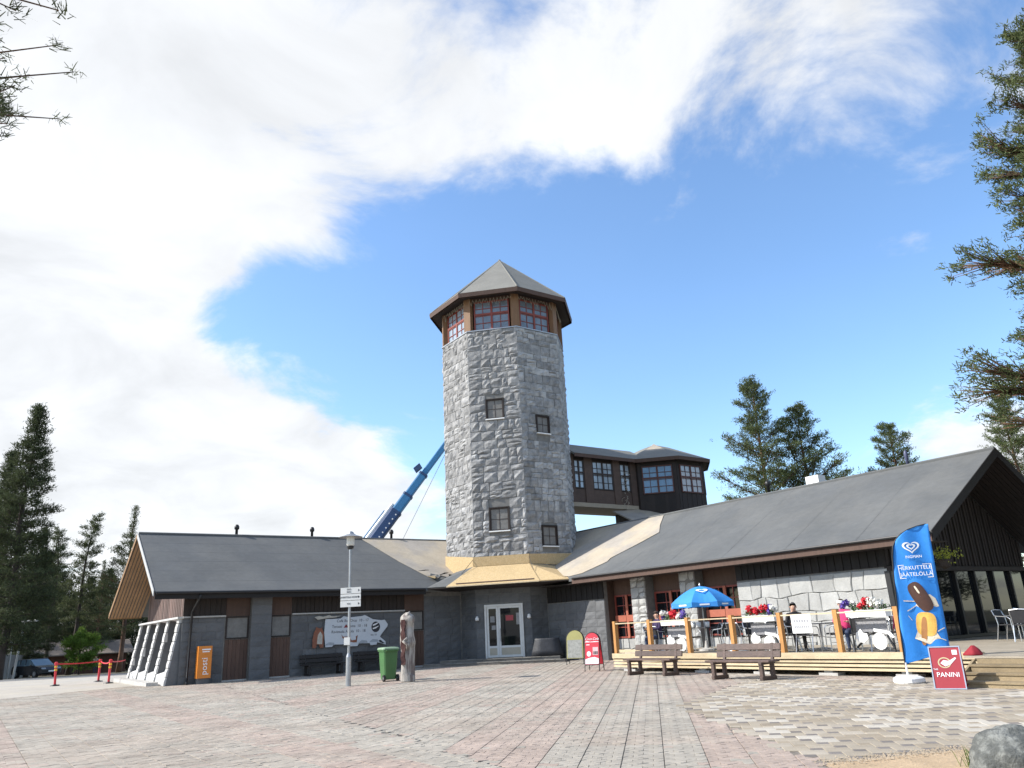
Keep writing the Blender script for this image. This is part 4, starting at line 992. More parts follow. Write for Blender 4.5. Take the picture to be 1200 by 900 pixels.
# ---- animal shaped information board
ib = wthing('animal_sign', 'white cut-out information board with opening hours and painted animals on wall', 'sign', W(-34.98, -14.7, 1.1))
so_ = W(-34.93, 0, 0); sx = -V
def S2(w_, z, d=0): return so_ + sx * w_ + ZZ * z + U * d
outl = [(13.45, 1.16), (13.75, 1.16), (13.85, 1.26), (14.5, 1.24), (14.55, 1.14), (15.0, 1.14), (15.05, 1.25), (15.6, 1.24), (15.65, 1.14), (15.95, 1.16), (15.98, 1.26), (16.2, 1.20), (16.42, 1.14), (16.4, 1.28), (16.12, 1.50), (16.2, 1.62), (16.5, 1.95), (16.52, 2.05), (16.36, 2.26), (16.2, 2.24), (15.75, 2.30), (15.35, 2.50), (15.2, 2.46), (14.6, 2.42), (14.3, 2.48), (14.15, 2.38), (13.42, 2.37), (13.38, 1.8)]
signw = mat('sign white', (.56, .59, .62), .55, .06, 1.5)
bdo = MB().prism([S2(a, b) for a, b in outl], U * .03).build('board', signw, ib)
for (t_, w_, z, sz) in (('Café Bar Oras  10 - 17', 14.75, 2.27, .17), ('Terassi    Suoma  10 - 18', 14.6, 2.03, .17), ('Ravintola Aitola  10 - 18', 14.55, 1.80, .17), ('klo 10', 15.8, 1.6, .12)): text('lettering', t_, sz, text_dark, bdo, S2(w_, z, .033), sx, ZZ)
MB().prism([S2(14.3, 1.97, .031), S2(14.55, 1.97, .031), S2(14.42, 2.12, .031)], U * .003).build('triangle_mark', mat('dark red mark', (.25, .03, .03), .6), bdo)
def disc(c, ax, ay, rx, ry, n=24): return [c + ax * (rx * math.cos(2 * math.pi * k / n)) + ay * (ry * math.sin(2 * math.pi * k / n)) for k in range(n)]
MB().prism(disc(S2(15.9, 1.95, .031), sx, ZZ, .22, .24), U * .003).build('roundel', text_dark, bdo)
for zc, tilt in ((2.03, .06), (1.88, .05)): MB().prism([S2(15.76, zc - .03, .035), S2(15.9, zc - .05 + tilt, .035), S2(16.04, zc + .04 + tilt, .035), S2(16.05, zc + .07 + tilt, .035), S2(15.88, zc + .01 + tilt, .035), S2(15.74, zc + .02, .035)], U * .002).build('roundel_mark', text_white, bdo)
fox = mat('painted red brown fox', (.24, .09, .05), .7, .2, 8); pbird = mat('painted pale bird', (.45, .42, .36), .7, .2, 8); pgrey = mat('painted grey shade', (.34, .37, .40), .7, .15, 8)
def cut(name, pts, m, par, d=0.0, th=.02): return MB().prism([S2(a, b, d) for a, b in pts], U * th).build(name, m, par)
cut('painted_lynx', [(12.85, 1.16), (13.0, 1.14), (13.05, 1.3), (13.15, 1.3), (13.2, 1.14), (13.36, 1.16), (13.36, 1.8), (13.28, 1.95), (13.3, 2.05), (13.22, 1.98), (13.1, 2.0), (13.0, 2.06), (12.98, 1.95), (12.9, 1.8), (12.84, 1.5)], fox, bdo)
cut('painted_lynx_bib', [(13.05, 1.32), (13.3, 1.3), (13.3, 1.7), (13.2, 1.85), (13.08, 1.7)], pbird, bdo, .021, .003)
cut('painted_bird', [(12.9, 2.48), (13.05, 2.36), (13.35, 2.40), (13.9, 2.44), (14.15, 2.5), (13.7, 2.5), (13.6, 2.55), (13.3, 2.49), (13.1, 2.52)], pbird, bdo, .032, .01)
cut('painted_fox', [(14.2, 1.68), (14.28, 1.58), (14.6, 1.58), (14.7, 1.4), (14.9, 1.42), (15.0, 1.62), (14.9, 1.56), (14.95, 1.3), (14.8, 1.3), (14.55, 1.36), (14.45, 1.3), (14.4, 1.48), (14.26, 1.5)], fox, bdo, .031, .003)
for a, b in ((13.6, 1.3), (15.2, 1.32), (15.75, 1.34)): cut('painted_rock', [(a - .18, b - .06), (a + .3, b - .06), (a + .25, b + .04), (a, b + .07)], pgrey, bdo, .031, .002)
cut('painted_magpie', [(16.05, 1.34), (16.15, 1.36), (16.3, 1.24), (16.38, 1.2), (16.25, 1.2), (16.1, 1.26)], text_dark, bdo, .031, .003)
# ---- A boards
def make_aboard(name, label, w_, h, lean, facem, arch=True, group=None):
    t = thing(name, label, 'A-board', group=group)
    for sgn in (1, -1):
        base = []
        hs = h / math.cos(lean)
        if arch:
            r = w_ / 2; base = [(-r, .17 * h), (r, .17 * h)] + [(r * math.cos(a), hs - r + r * math.sin(a)) for a in [math.pi * k / 12 for k in range(13)]]
        else: base = [(-w_ / 2, 0), (w_ / 2, 0), (w_ / 2, hs), (-w_ / 2, hs)]
        def P3(x, z, d=0, sgn=sgn): return Vector((x, sgn * (-(hs - z) * math.sin(lean) - .015 - d * math.cos(lean)), z * math.cos(lean) + d * math.sin(lean)))
        t['_'] = 0
        pnl = MB().prism([P3(x, z) for x, z in base], P3(0, 0, .02) - P3(0, 0, 0)).build('panel', facem, t)
        if arch:
            fr = MB(); pth = [(-w_ / 2, 0)] + [(w_ / 2 * math.cos(a), hs - w_ / 2 + w_ / 2 * math.sin(a)) for a in [math.pi * (12 - k) / 12 for k in range(13)]] + [(w_ / 2, 0)]
            fr.tube([P3(x, z, .012) for x, z in pth], .016, 6); fr.tube([P3(-w_ / 2, .17 * h, .012), P3(w_ / 2, .17 * h, .012)], .014, 6)
        else:
            fr = MB()
            for (x0, x1, z0, z1) in ((-w_ / 2, w_ / 2, 0, .02), (-w_ / 2, w_ / 2, hs - .02, hs), (-w_ / 2, -w_ / 2 + .02, .02, hs - .02), (w_ / 2 - .02, w_ / 2, .02, hs - .02)):
                fr.prism([P3(x0, z0, .018), P3(x1, z0, .018), P3(x1, z1, .018), P3(x0, z1, .018)], P3(0, 0, .014) - P3(0, 0, 0))
        fr.build('frame', blackmetal if arch else alu, t)
        if sgn == 1: t_front = (pnl, P3)
    del t['_']
    return t, t_front[0], t_front[1]
red = mat('red poster', (.55, .03, .05), .5, .05, 3); poster_white = mat('poster white', (.72, .70, .70), .5, .06, 5)
xr, yr = Vector((1, 0, 0)), None
def deco(t, pnl, P3, name, pts, m, d=.022, th=.002): return MB().prism([P3(x, z, d) for x, z in pts], P3(0, 0, th) - P3(0, 0, 0)).build(name, m, pnl)
def ptext(pnl, P3, body, size, m, x, z, shear=0, d=.026): return text('lettering', body, size, m, pnl, P3(x, z, d), P3(1, 0) - P3(0, 0), P3(0, 1) - P3(0, 0), shear=shear, extr=.0015)
t, pn, P3 = make_aboard('pavement_sign', 'red arched soft drink pavement sign on black frame near the terrace end', .52, 1.27, R(13), red)
ptext(pn, P3, 'Coca-Cola', .115, text_white, 0, 1.08, .35)
deco(t, pn, P3, 'white_wave', [(-.25, .97), (.25, .97), (.25, .99), (.1, 1.0), (-.05, .985), (-.2, 1.02)], poster_white)
deco(t, pn, P3, 'white_foot', [(-.24, .24), (.24, .24), (.24, .42), (.1, .47), (-.08, .45), (-.24, .40)], poster_white)
deco(t, pn, P3, 'cup_disc', [(-.11 + .075 * math.cos(a), .58 + .09 * math.sin(a)) for a in [2 * math.pi * k / 20 for k in range(20)]], poster_white)
deco(t, pn, P3, 'price_panel', [(.03, .54), (.22, .54), (.22, .8), (.03, .8)], mat('pale pink panel', (.62, .42, .42), .6))
for k in range(3): deco(t, pn, P3, 'dark_glass', [(.055 + k * .055, .56), (.095 + k * .055, .56), (.095 + k * .055, .66), (.055 + k * .055, .66)], text_dark, .0245)
deco(t, pn, P3, 'strip', [(-.2, .87), (-.08, .87), (-.08, .90), (-.2, .90)], poster_white)
face(t, 200, Vector((*G(697, 787)[:2], PZ)))
olive = mat('dull yellow poster', (.36, .33, .12), .6, .1, 4)
t, pn, P3 = make_aboard('pavement_sign', 'dull yellow arched pavement sign in the shade beside the entrance steps', .72, 1.35, R(12), olive)
deco(t, pn, P3, 'menu_sheet', [(-.31, .26), (.31, .26), (.31, .98), (-.31, .98)], mat('greyish menu', (.30, .30, .27), .7, .35, 9))
face(t, 195, Vector((*G(676, 779)[:2], PZ)))
maroon = mat('maroon poster', (.30, .025, .035), .5, .05, 3)
t, pn, P3 = make_aboard('pavement_sign', 'maroon panini pavement sign with silver edges at the foot of the steps', .56, .78, R(16), maroon, arch=False)
ptext(pn, P3, 'PANINI', .125, text_white, .0, .27); ptext(pn, P3, 'THE', .045, text_white, -.2, .375)
gold = mat('dull gold', (.45, .38, .22), .5, .2, 8)
deco(t, pn, P3, 'emblem_ring', [(-.03 + r_ * math.cos(a), .5 + r_ * .9 * math.sin(a)) for r_, rngk in ((.115, range(0, 25)), (.09, range(24, -1, -1))) for a in [2 * math.pi * k / 24 + .5 for k in rngk]], gold)
deco(t, pn, P3, 'emblem_bread', [(-.1, .49), (-.02, .43), (.08, .47), (.19, .58), (.17, .60), (.05, .53), (-.04, .55)], poster_white, .0245)
deco(t, pn, P3, 'corner_stamp', [(.13, .65), (.22, .65), (.22, .74), (.13, .74)], poster_white)
MB().cbox(0, 0, .765, .1, .06, .03).build('hinge', alu, t)
face(t, 212, Vector((*G(1116, 808.5)[:2], PZ)))
# ---- feather flag
g0 = Vector((*G(1066, 802)[:2], PZ)); fx, fn = azv(110), azv(200)
ff = wthing('feather_flag', 'tall blue ice cream feather flag on white base before the terrace', 'flag', g0)
def FP(x, z, d=0): return g0 + fx * x + ZZ * (z - PZ) + fn * (d + .034 * math.sin(x * 9 + z * 1.3) * min(1, max(0, x - .1) * 3) + .012 * math.sin(z * 6 + x * 5))
edge = [(0, .42), (.015, .8), (.04, 1.3), (.075, 1.8), (.115, 2.3), (.16, 2.7), (.21, 2.92), (.30, 3.07), (.42, 3.18), (.58, 3.27), (.78, 3.33), (.97, 3.36)]
def left_x(z):
    for (a, b), (c, d) in zip(edge[:-1], edge[1:]):
        if b <= z <= d: return a + (c - a) * (z - b) / (d - b)
    return .97
def right_x(z): return 1.0 - .085 * (3.36 - z) / 2.7 if z > .64 else .9 * (z - .42) / .22 + 0.02
blue = mat('bright blue flag cloth', (.02, .21, .62), .7, .12, 3, .15, 12)
zs = sorted(set([.42 + k * .049 for k in range(60)] + [.64, .63, 3.355])); zs = [z for z in zs if z <= 3.36]
mb = MB(); nx = 14
for z in zs:
    a, b = left_x(z), max(left_x(z) + .01, right_x(z))
    for k in range(nx + 1): mb.v.append(tuple(FP(a + (b - a) * k / nx, z)))
for r_ in range(len(zs) - 1):
    for k in range(nx): i = r_ * (nx + 1) + k; mb.f.append((i, i + 1, i + nx + 2, i + nx + 1)); mb.m.append(0)
fc = mb.build('cloth', blue, ff, smooth=True); sm_ = fc.modifiers.new('thickness', 'SOLIDIFY'); sm_.thickness = .004
MB().tube([g0 + ZZ * .2] + [g0 + fx * (x - .012) + ZZ * (z - PZ) for x, z in edge], [.016] * 8 + [.014] * 2 + [.01] * 3, 8).build('pole', blackmetal, ff, smooth=True)
MB().tube([g0 + ZZ * .1, g0 + ZZ * .42], .022, 8).build('pole_foot', whitepaint, ff)
base = MB(); 
for k in range(1): base.loft([[g0 + Vector((r_ * math.cos(a) * (1 + .12 * math.cos(3 * a)), r_ * math.sin(a) * (1 + .12 * math.cos(3 * a)), z)) for a in [2 * math.pi * q / 24 for q in range(24)]] for r_, z in ((.29, 0), (.31, .03), (.30, .10), (.24, .135), (.06, .15))])
base.build('base', whitepaint, ff)
def fdec(name, pts, m, d=.012):
    cxm = sum(p[0] for p in pts) / len(pts); czm = sum(p[1] for p in pts) / len(pts); mb = MB(); n = len(pts)
    rings = [[FP(cxm + (x - cxm) * q, czm + (z - czm) * q, d) for x, z in pts] for q in (1, .75, .5, .25, .02)]
    mb.loft(rings, caps=False); return mb.build(name, m, fc, recalc=False)
def heart(cx_, cz_, s, a0=0): return [(cx_ + s * 16 * math.sin(t_) ** 3 / 17, cz_ + s * (13 * math.cos(t_) - 5 * math.cos(2 * t_) - 2 * math.cos(3 * t_) - math.cos(4 * t_)) / 17 * .8) for t_ in [2 * math.pi * k / 40 for k in range(40)]]
def ringdec(name, o1, o2, m, d=.014):
    mb = MB(); mb.loft([[FP(x, z, d) for x, z in o1], [FP(x, z, d) for x, z in o2]], caps=False); return mb.build(name, m, fc, recalc=False)
ringdec('heart_logo', heart(.56, 2.88, .19), heart(.56, 2.88, .145), text_white); ringdec('heart_logo', heart(.56, 2.885, .10), heart(.56, 2.885, .055), text_white)
def ftext(body, size, x, z): return text('lettering', body, size, text_white, fc, FP(x, z, .035), fx, ZZ, extr=.001)
ftext('INGMAN', .085, .57, 2.66); ftext('HERKUTTELE', .115, .55, 2.42); ftext('JÄÄTELÖLLÄ', .115, .56, 2.28)
bxp = [(.22, 2.2), (.90, 2.2), (.90, 2.5), (.22, 2.5)]; ringdec('text_frame', bxp, [(.235, 2.215), (.885, 2.215), (.885, 2.485), (.235, 2.485)], text_white)
def tilted(cx_, cz_, a_, b_, ang, p=3.0, n=30):
    r_ = []
    for k in range(n):
        t_ = 2 * math.pi * k / n; c, s = math.cos(t_), math.sin(t_); x = a_ * math.copysign(abs(c) ** (2 / p), c); z = b_ * math.copysign(abs(s) ** (2 / p), s)
        r_.append((cx_ + x * math.cos(ang) - z * math.sin(ang), cz_ + x * math.sin(ang) + z * math.cos(ang)))
    return r_
choc = mat('printed chocolate', (.07, .03, .02), .5, .25, 6); cream = mat('printed cream', (.72, .62, .48), .6, .12, 6); yel = mat('printed caramel yellow', (.72, .42, .09), .6, .2, 6); stick = mat('printed caramel stripe', (.36, .16, .05), .6, .15, 6)
fdec('cream_splash', [(.42, 1.62), (.60, 1.50), (.88, 1.58), (.84, 1.75), (.74, 1.84), (.6, 1.8)], cream, .013); fdec('chocolate_bar', tilted(.55, 1.80, .16, .33, R(24)), choc, .018)
fdec('cream_splash', [(.28, .93), (.55, .80), (.78, .92), (.70, 1.1), (.4, 1.15)], cream, .013); fdec('caramel_bar', tilted(.56, 1.22, .20, .25, R(-8)), yel, .018); fdec('caramel_stripe', tilted(.49, 1.08, .055, .30, R(-10)), stick, .022)
fdec('bar_shine', tilted(.50, 1.95, .02, .09, R(24)), cream, .022)
for (a, b, c, d) in ((.2, 1.72, .42, 1.7), (.24, 1.5, .42, 1.6), (.75, 1.05, .9, 1.12), (.74, .92, .88, .86), (.3, 1.3, .24, 1.4)): fdec('splash_line', [(a, b), (c, d), (c, d + .02), (a, b + .02)], cream, .014)
# ---- parasol
ps = thing('parasol', 'blue cafe parasol with white heart emblem standing over a terrace table', 'parasol')
n = 8; Rp = 1.08; blue2 = mat('parasol blue cloth', (.03, .23, .60), .7, .08, 3)
for k in range(n):
    a0, a1 = 2 * math.pi * k / n, 2 * math.pi * (k + 1) / n; mb = MB(); rows = 6
    for q in range(rows + 1):
        f = q / rows; r = Rp * f; z = 2.08 - .50 * f - .0 + .0; z = 1.55 + .53 * (1 - f ** 1.7)
        for j in range(5):
            t_ = j / 4; a = a0 + (a1 - a0) * t_; sag = 1 - .045 * math.sin(math.pi * t_) * f; rr_ = r * (math.cos((a1 - a0) / 2) / math.cos(a - (a0 + a1) / 2) if True else 1) * sag
            mb.v.append((rr_ * math.cos(a), rr_ * math.sin(a), z - .03 * math.sin(math.pi * t_) * f * f))
    for j in range(5):
        t_ = j / 4; a = a0 + (a1 - a0) * t_; rr_ = Rp * 1.0 * math.cos((a1 - a0) / 2) / math.cos(a - (a0 + a1) / 2) * (1 - .045 * math.sin(math.pi * t_)); mb.v.append((rr_ * math.cos(a) * 1.005, rr_ * math.sin(a) * 1.005, 1.39 + .02 * math.sin(j * 3 + k)))
    for q in range(rows + 1):
        for j in range(4): i = q * 5 + j; mb.f.append((i, i + 1, i + 6, i + 5)); mb.m.append(0)
    p = mb.build('canopy_panel', blue2, ps, smooth=False, recalc=False); s_ = p.modifiers.new('thickness', 'SOLIDIFY'); s_.thickness = .003
    am = (a0 + a1) / 2; rad = Vector((math.cos(am), math.sin(am), 0)); tan = Vector((-math.sin(am), math.cos(am), 0))
    sl_ = Vector((rad.x * .92, rad.y * .92, -.40)).normalized(); c = rad * .55 + ZZ * (1.55 + .53 * (1 - (.55 / .97 / Rp * 1.03) ** 1.7) + .03)
    up_ = -sl_
    if k % 2 == 0:
        hp = heart(0, 0, .22); mb = MB(); mb.loft([[c + tan * x + up_ * z for x, z in heart(0, 0, .21)], [c + tan * x + up_ * z for x, z in heart(0, 0, .12)]], caps=False); mb.build('heart_emblem', text_white, p, recalc=False)
    MB().box(rad * .965 + tan * -.16 + ZZ * 1.44, tan * .32, ZZ * .05, rad * .012).build('valance_print', text_white, p)
    MB().tube([ZZ * 2.05, Vector((math.cos(a0), math.sin(a0), 0)) * Rp * .98 + ZZ * 1.54], .008, 5).build('rib', greymetal, ps)
MB().lathe([(.02, 0), (.02, 2.1), (.035, 2.12), (.01, 2.18)], 10).build('pole', greymetal, ps)
MB().lathe([(.26, 0), (.26, .05), (.08, .09), (.04, .3), (.02, .32)], 16).build('base', concrete, ps)
ps.location = W(-18.7, -20.5, DZ); ps.rotation_euler = (0, 0, R(60))
# ---- cafe furniture
woven = mat('black woven seat', (.022, .022, .025), .6, .3, 30)
def make_chair():
    t = thing('cafe_chair', 'x', 'chair', group='aluminium chairs on the cafe terrace')
    MB().bbox(0, 0, .44, .44, .42, .03, .006).build('seat', woven, t)
    o = MB().bbox(0, 0, 0, .44, .025, .36, .006).build('backrest', woven, t); o.location = (0, .23, .66); o.rotation_euler = (R(-12), 0, 0)
    for x in (-.25, .25):
        mb = MB(); mb.tube([(x, -.22, 0), (x, -.2, .60), (x, -.12, .66), (x, .14, .68), (x, .22, .70), (x * .92, .28, .84)], .014, 6); mb.build('arm_frame', alu, t)
        MB().tube([(x * .95, .20, .70), (x * .95, .17, .44), (x, .28, 0)], .014, 6).build('leg', alu, t)
    MB().tube([(-.23, .28, .84), (0, .30, .86), (.23, .28, .84)], .014, 6).build('top_bar', alu, t); MB().tube([(-.25, -.2, .42), (.25, -.2, .42)], .012, 6).build('stretcher', alu, t)
    return t
def make_table():
    t = thing('cafe_table', 'x', 'table', group='small tables on the cafe terrace')
    MB().bbox(0, 0, .73, .74, .74, .03, .008).build('tabletop', mat('dark grey table top', (.07, .07, .075), .35, .15, 6), t)
    MB().tube([(0, 0, .03), (0, 0, .72)], .03, 10).build('column', alu, t)
    for a in range(4):
        c, s = math.cos(a * math.pi / 2 + .78), math.sin(a * math.pi / 2 + .78); MB().tube([(0, 0, .08), (c * .33, s * .33, .02)], .018, 6).build('foot', alu, t)
    return t
ch0 = make_chair(); tb0 = make_table()
ch0['label'] = 'aluminium and black cafe chair set at a terrace table'; tb0['label'] = 'small dark square cafe table on the terrace with chairs around'
tabs = [(-20.1, -20.2), (-18.7, -20.55), (-16.9, -20.6), (-15.6, -20.1), (-14.0, -20.1), (-12.3, -20.2), (-10.4, -24.8), (-10.2, -27.2), (-11.9, -29.4)]
first = True
TD = ['by the corner post beside the purple jumper', 'under the blue parasol', 'between the parasol and the crimson flower box', 'behind the crimson flower box', 'behind the white rail notice', 'behind the last flower box by the flag', 'by the glazed gable corner', 'before the middle of the glazed gable', 'at the far end of the glazed gable']
for i, (u, v) in enumerate(tabs):
    if i == 0: tb0.location = W(u, v, DZ); tb0.rotation_euler = (0, 0, uvrot()); tb0['label'] = 'small dark cafe table ' + TD[0]
    else: dup(tb0, W(u, v, DZ), uvrot() + rnd.uniform(-.2, .2), 'small dark cafe table ' + TD[i])
    for k, (du, dv, az_) in enumerate(((-.68, 0, 325), (.68, 0, 145), (0, -.68, 55), (0, .66, 235))):
        if k == 3 and i in (1, 3): continue
        loc = W(u + du + rnd.uniform(-.06, .06), v + dv + rnd.uniform(-.06, .06), DZ); rz_ = R(180 - (az_ + 180) + rnd.uniform(-12, 12))
        if first: ch0.location = loc; ch0.rotation_euler = (0, 0, rz_); first = False; ch0['label'] = 'aluminium cafe chair at the table ' + TD[0]
        else: dup(ch0, loc, rz_, 'aluminium cafe chair at the table ' + TD[i])
# glasses on the parasol table
gp = mat('white crockery', (.75, .75, .73), .3, .03, 3)
for k, (a, b) in enumerate(((-.2, .12), (.02, .2), (.22, -.1))):
    o = MB().lathe([(.05, 0), (.075, .02), (.08, .17), (.07, .175)], 12).build('white_pot', gp, smooth=True); o.location = W(-18.7 + a * 1.2, -20.3 + b * .5, DZ + .746); tag(o, 'small white pot on the table under the blue parasol', 'pot', 'white pots on the parasol table')
# ---- flower boxes with printed stands along the railing
leafm = mat('planter leaves', (.05, .11, .03), .7, .3, 6); redf = mat('red geranium', (.60, .015, .03), .7, .25, 9); whitef = mat('white petunia', (.75, .74, .68), .7, .1, 9); purp = mat('purple petunia', (.09, .05, .30), .7, .2, 9)
hatch = mat('grey hatched print', (.22, .22, .23), .6, .6, 40)
def blossom(mb, c, r, n, rr_):
    for _ in range(n):
        d = Vector((rr_.gauss(0, 1), rr_.gauss(0, 1), rr_.gauss(0, 1))).normalized(); p = c + d * r * rr_.uniform(.5, 1.0); t1 = d.orthogonal().normalized(); t2 = d.cross(t1); s = r * .42
        mb.poly([p + t1 * s, p + t2 * s + d * s * .4, p - t1 * s, p - t2 * s + d * s * .4])
def make_planter(uc, label, order):
    t = wthing('flower_box', label, 'planter', W(uc, -18.95, DZ), 'flower boxes along the terrace railing')
    o = W(uc - .55, -19.05, DZ + .86)
    MB().prism([o, o + V * .22, o + V * .25 + ZZ * .17, o - V * .03 + ZZ * .17], U * 1.1).build('box', whitepaint, t)
    MB().box(W(uc - .56, -18.99, DZ), U * .03, V * .03, ZZ * .86).build('stand_leg', blackmetal, t); MB().box(W(uc + .53, -18.99, DZ), U * .03, V * .03, ZZ * .86).build('stand_leg', blackmetal, t)
    pl = MB().box(W(uc - .40, -18.96, DZ + .50), U * .85, V * .015, ZZ * .32).build('stand_panel', hatch, t)
    def D(x, z, d=0): return W(uc + x, -18.94 + d, DZ + z)
    MB().prism([D(.22 + .19 * math.cos(a), .27 + .20 * math.sin(a), .02) for a in [2 * math.pi * k / 22 for k in range(22)]], V * .02).build('white_disc', whitepaint, t)
    MB().prism([D(x, z, .015) for x, z in ((-.42, .36), (-.36, .26), (-.22, .24), (-.08, .34), (-.1, .46), (-.2, .48), (-.26, .58), (-.33, .52), (-.40, .48))], V * .02).build('white_cutout', whitepaint, t)
    MB().prism([D(x, z, .012) for x, z in ((.1, .58), (.52, .50), (.62, .36), (.56, .34), (.45, .44), (.1, .50))], V * .02).build('white_brace', whitepaint, t)
    MB().tube([D(-.45, .12, 0), D(-.1, .42, 0), D(.1, .5, 0), D(.42, .40, 0), D(.56, .1, 0)], .028, 6).build('black_hoop', blackmetal, t)
    lf = MB(); fs = {m_: MB() for m_ in (redf, whitef, purp)}
    for k in range(60): blossom(lf, W(uc + rnd.uniform(-.52, .52), -18.94 + rnd.uniform(-.12, .12), DZ + 1.04 + rnd.uniform(0, .14)), .06, 5, rnd)
    for m_, xs in order:
        for x in xs: 
            for _ in range(3): blossom(fs[m_], W(uc + x + rnd.uniform(-.07, .07), -18.90 + rnd.uniform(-.08, .12), DZ + 1.12 + rnd.uniform(-.02, .16)), .085, 26, rnd)
    lf.build('leaves', leafm, t, recalc=False)
    for m_, q in fs.items():
        if q.f: q.build('blossom', m_, t, recalc=False)
make_planter(-18.5, 'white flower box with red, white and purple blooms between the bench and parasol', ((redf, (-.12, 0, .1)), (whitef, (-.42, -.36, .3, .36)), (purp, (.46, -.5))))
make_planter(-15.1, 'white flower box crowded with crimson blooms next to the parasol', ((redf, (-.35, -.2, -.1, .08, .18)), (purp, (.42,)), (whitef, (.52,))))
make_planter(-11.75, 'white flower box with a single red bloom beside the blue flag', ((redf, (-.05, .05)), (whitef, (.2, .35, -.4)), (purp, (-.5,))))
# ---- white notice on the railing
nt_ = wthing('rail_notice', 'white paper notice hung on the terrace railing', 'notice', W(-13.5, -18.5, DZ + .55))
pb = MB().box(W(-13.75, -18.50, DZ + .52), U * .62, V * .006, ZZ * .48).build('paper', whitepaint, nt_)
for z, n in ((.80, 6), (.65, 8)):
    for k in range(n): MB().box(W(-13.75 + .08 + k * (.48 / n), -18.492, DZ + z), U * (.48 / n * .7), V * .002, ZZ * .07).build('smudged_letter', mat('faded print', (.3, .3, .32), .7), pb)
# ---- red bag / cloth by the steps
o = MB().loft([[W(-8.75, -17.75, DZ) + Vector((r_ * math.cos(a) * (1 + .25 * math.sin(3 * a + z * 9)), r_ * math.sin(a) * (1 + .2 * math.cos(2 * a)), z)) for a in [2 * math.pi * k / 14 for k in range(14)]] for r_, z in ((.17, 0), (.18, .03), (.11, .12), (.03, .2))]).build('red_cloth', mat('crimson cloth', (.25, .01, .02), .8, .2, 8), None, smooth=True, origin=W(-8.75, -17.75, DZ)); tag(o, 'crumpled crimson cloth on the deck above the panini sign', 'cloth')
# white bag by the benches
o = MB().loft([[W(-16.0, -18.9, DZ) + Vector((r_ * math.cos(a) * (1 + .2 * math.sin(3 * a + z * 9)), r_ * math.sin(a) * (1 + .2 * math.cos(2 * a)), z)) for a in [2 * math.pi * k / 14 for k in range(14)]] for r_, z in ((.22, 0), (.26, .06), (.22, .16), (.1, .25), (.03, .27))]).build('plastic_bag', whitepaint, None, smooth=True, origin=W(-16.0, -18.9, DZ)); tag(o, 'crumpled white bag on the deck behind the benches', 'bag')
# covered pile by the door
o = MB().loft([[WN(-37.6, -5.55, .28) + SS * (x * (1 - z * .35)) + NN * (y_ * (1 - z * .25)) + ZZ * z for x, y_ in ((-.75, -.4), (-.3, -.45), (.3, -.42), (.72, -.38), (.78, .3), (.3, .4), (-.3, .38), (-.75, .35))] for z in (0, .25, .5, .72, .78)]).build('covered_pile', mat('dark tarpaulin', (.028, .03, .036), .6, .3, 4, .5, 6), None, smooth=True, origin=WN(-37.6, -5.55, .28)); tag(o, 'low pile under a dark tarpaulin right of the entrance doors', 'tarpaulin')
# hanging basket at the gable corner
dh = ray(1106, 656); HB = CAM + dh * ((-12.3 - CAM.dot(U)) / dh.dot(U))
hb = wthing('hanging_basket', 'yellow green flowering basket hanging at the cafe corner behind the flag', 'hanging basket', HB)
MB().lathe([(.02, -.28), (.16, -.2), (.22, 0), (.2, .01)], 14, HB).build('basket', darkwood, hb)
mb = MB()
for k in range(130): blossom(mb, (HB + ZZ * .14) + Vector((rnd.gauss(0, .2), rnd.gauss(0, .2), rnd.gauss(0, .1))), .05, 4, rnd)
mb.build('foliage', mat('yellow green leaves', (.30, .33, .04), .6, .3, 8), hb, recalc=False)
for a in (0, 2.1, 4.2): MB().tube([HB + Vector((.2 * math.cos(a), .2 * math.sin(a), 0)), (HB + ZZ * .9)], .006, 4).build('chain', blackmetal, hb)
# ---- bollards and tape
bol = thing('barrier_post', 'x', 'barrier post', group='red barrier posts with tape')
redb = mat('red barrier plastic', (.62, .03, .045), .45, .08, 4); yelb = mat('yellow reflective band', (.75, .45, .03), .4, .05, 4)
MB().lathe([(.055, .05), (.05, .95), (.075, .96), (.075, 1.06), (.03, 1.08)], 12).build('post', redb, bol)
MB().lathe([(.22, 0), (.2, .04), (.07, .06), (.06, .08)], 14).build('base', blackmetal, bol)
for z in (.68, .82): MB().lathe([(.062, z), (.062, z + .08)], 12).build('band', yelb, bol)
bl_ = [G(64, 804), G(115, 799), G(127, 801)]
labs = ['red barrier post standing alone at the open end of the tape', 'red barrier post in the middle of the tape run', 'red barrier post at the taped end closest to the buttressed wall']
for i, p in enumerate(bl_):
    if i == 0: bol.location = (p.x, p.y, .004); bol['label'] = labs[0]; bol.rotation_euler = (0, R(-3), .3)
    else: q = dup(bol, (p.x, p.y, .004), rnd.random()); q['label'] = labs[i]
tp = wthing('barrier_tape', 'red plastic tape strung between the barrier posts', 'tape', (bl_[0].x, bl_[0].y, .9))
pth = [bl_[0], bl_[1], bl_[2], P_l(-44.9, 6.8, 0)]
for a, b in zip(pth[:-1], pth[1:]):
    mb = MB(); n = 8; prevp = None
    for k in range(n + 1):
        t_ = k / n; p = a.lerp(b, t_); z = .96 - .10 * 4 * t_ * (1 - t_) * (1 if (a - b).length > 3 else .4); mb.v += [(p.x, p.y, z), (p.x, p.y + .01, z + .055)]
    for k in range(n): mb.f.append((2 * k, 2 * k + 2, 2 * k + 3, 2 * k + 1)); mb.m.append(0)
    o = mb.build('tape_span', redb, tp, recalc=False); s_ = o.modifiers.new('thickness', 'SOLIDIFY'); s_.thickness = .002
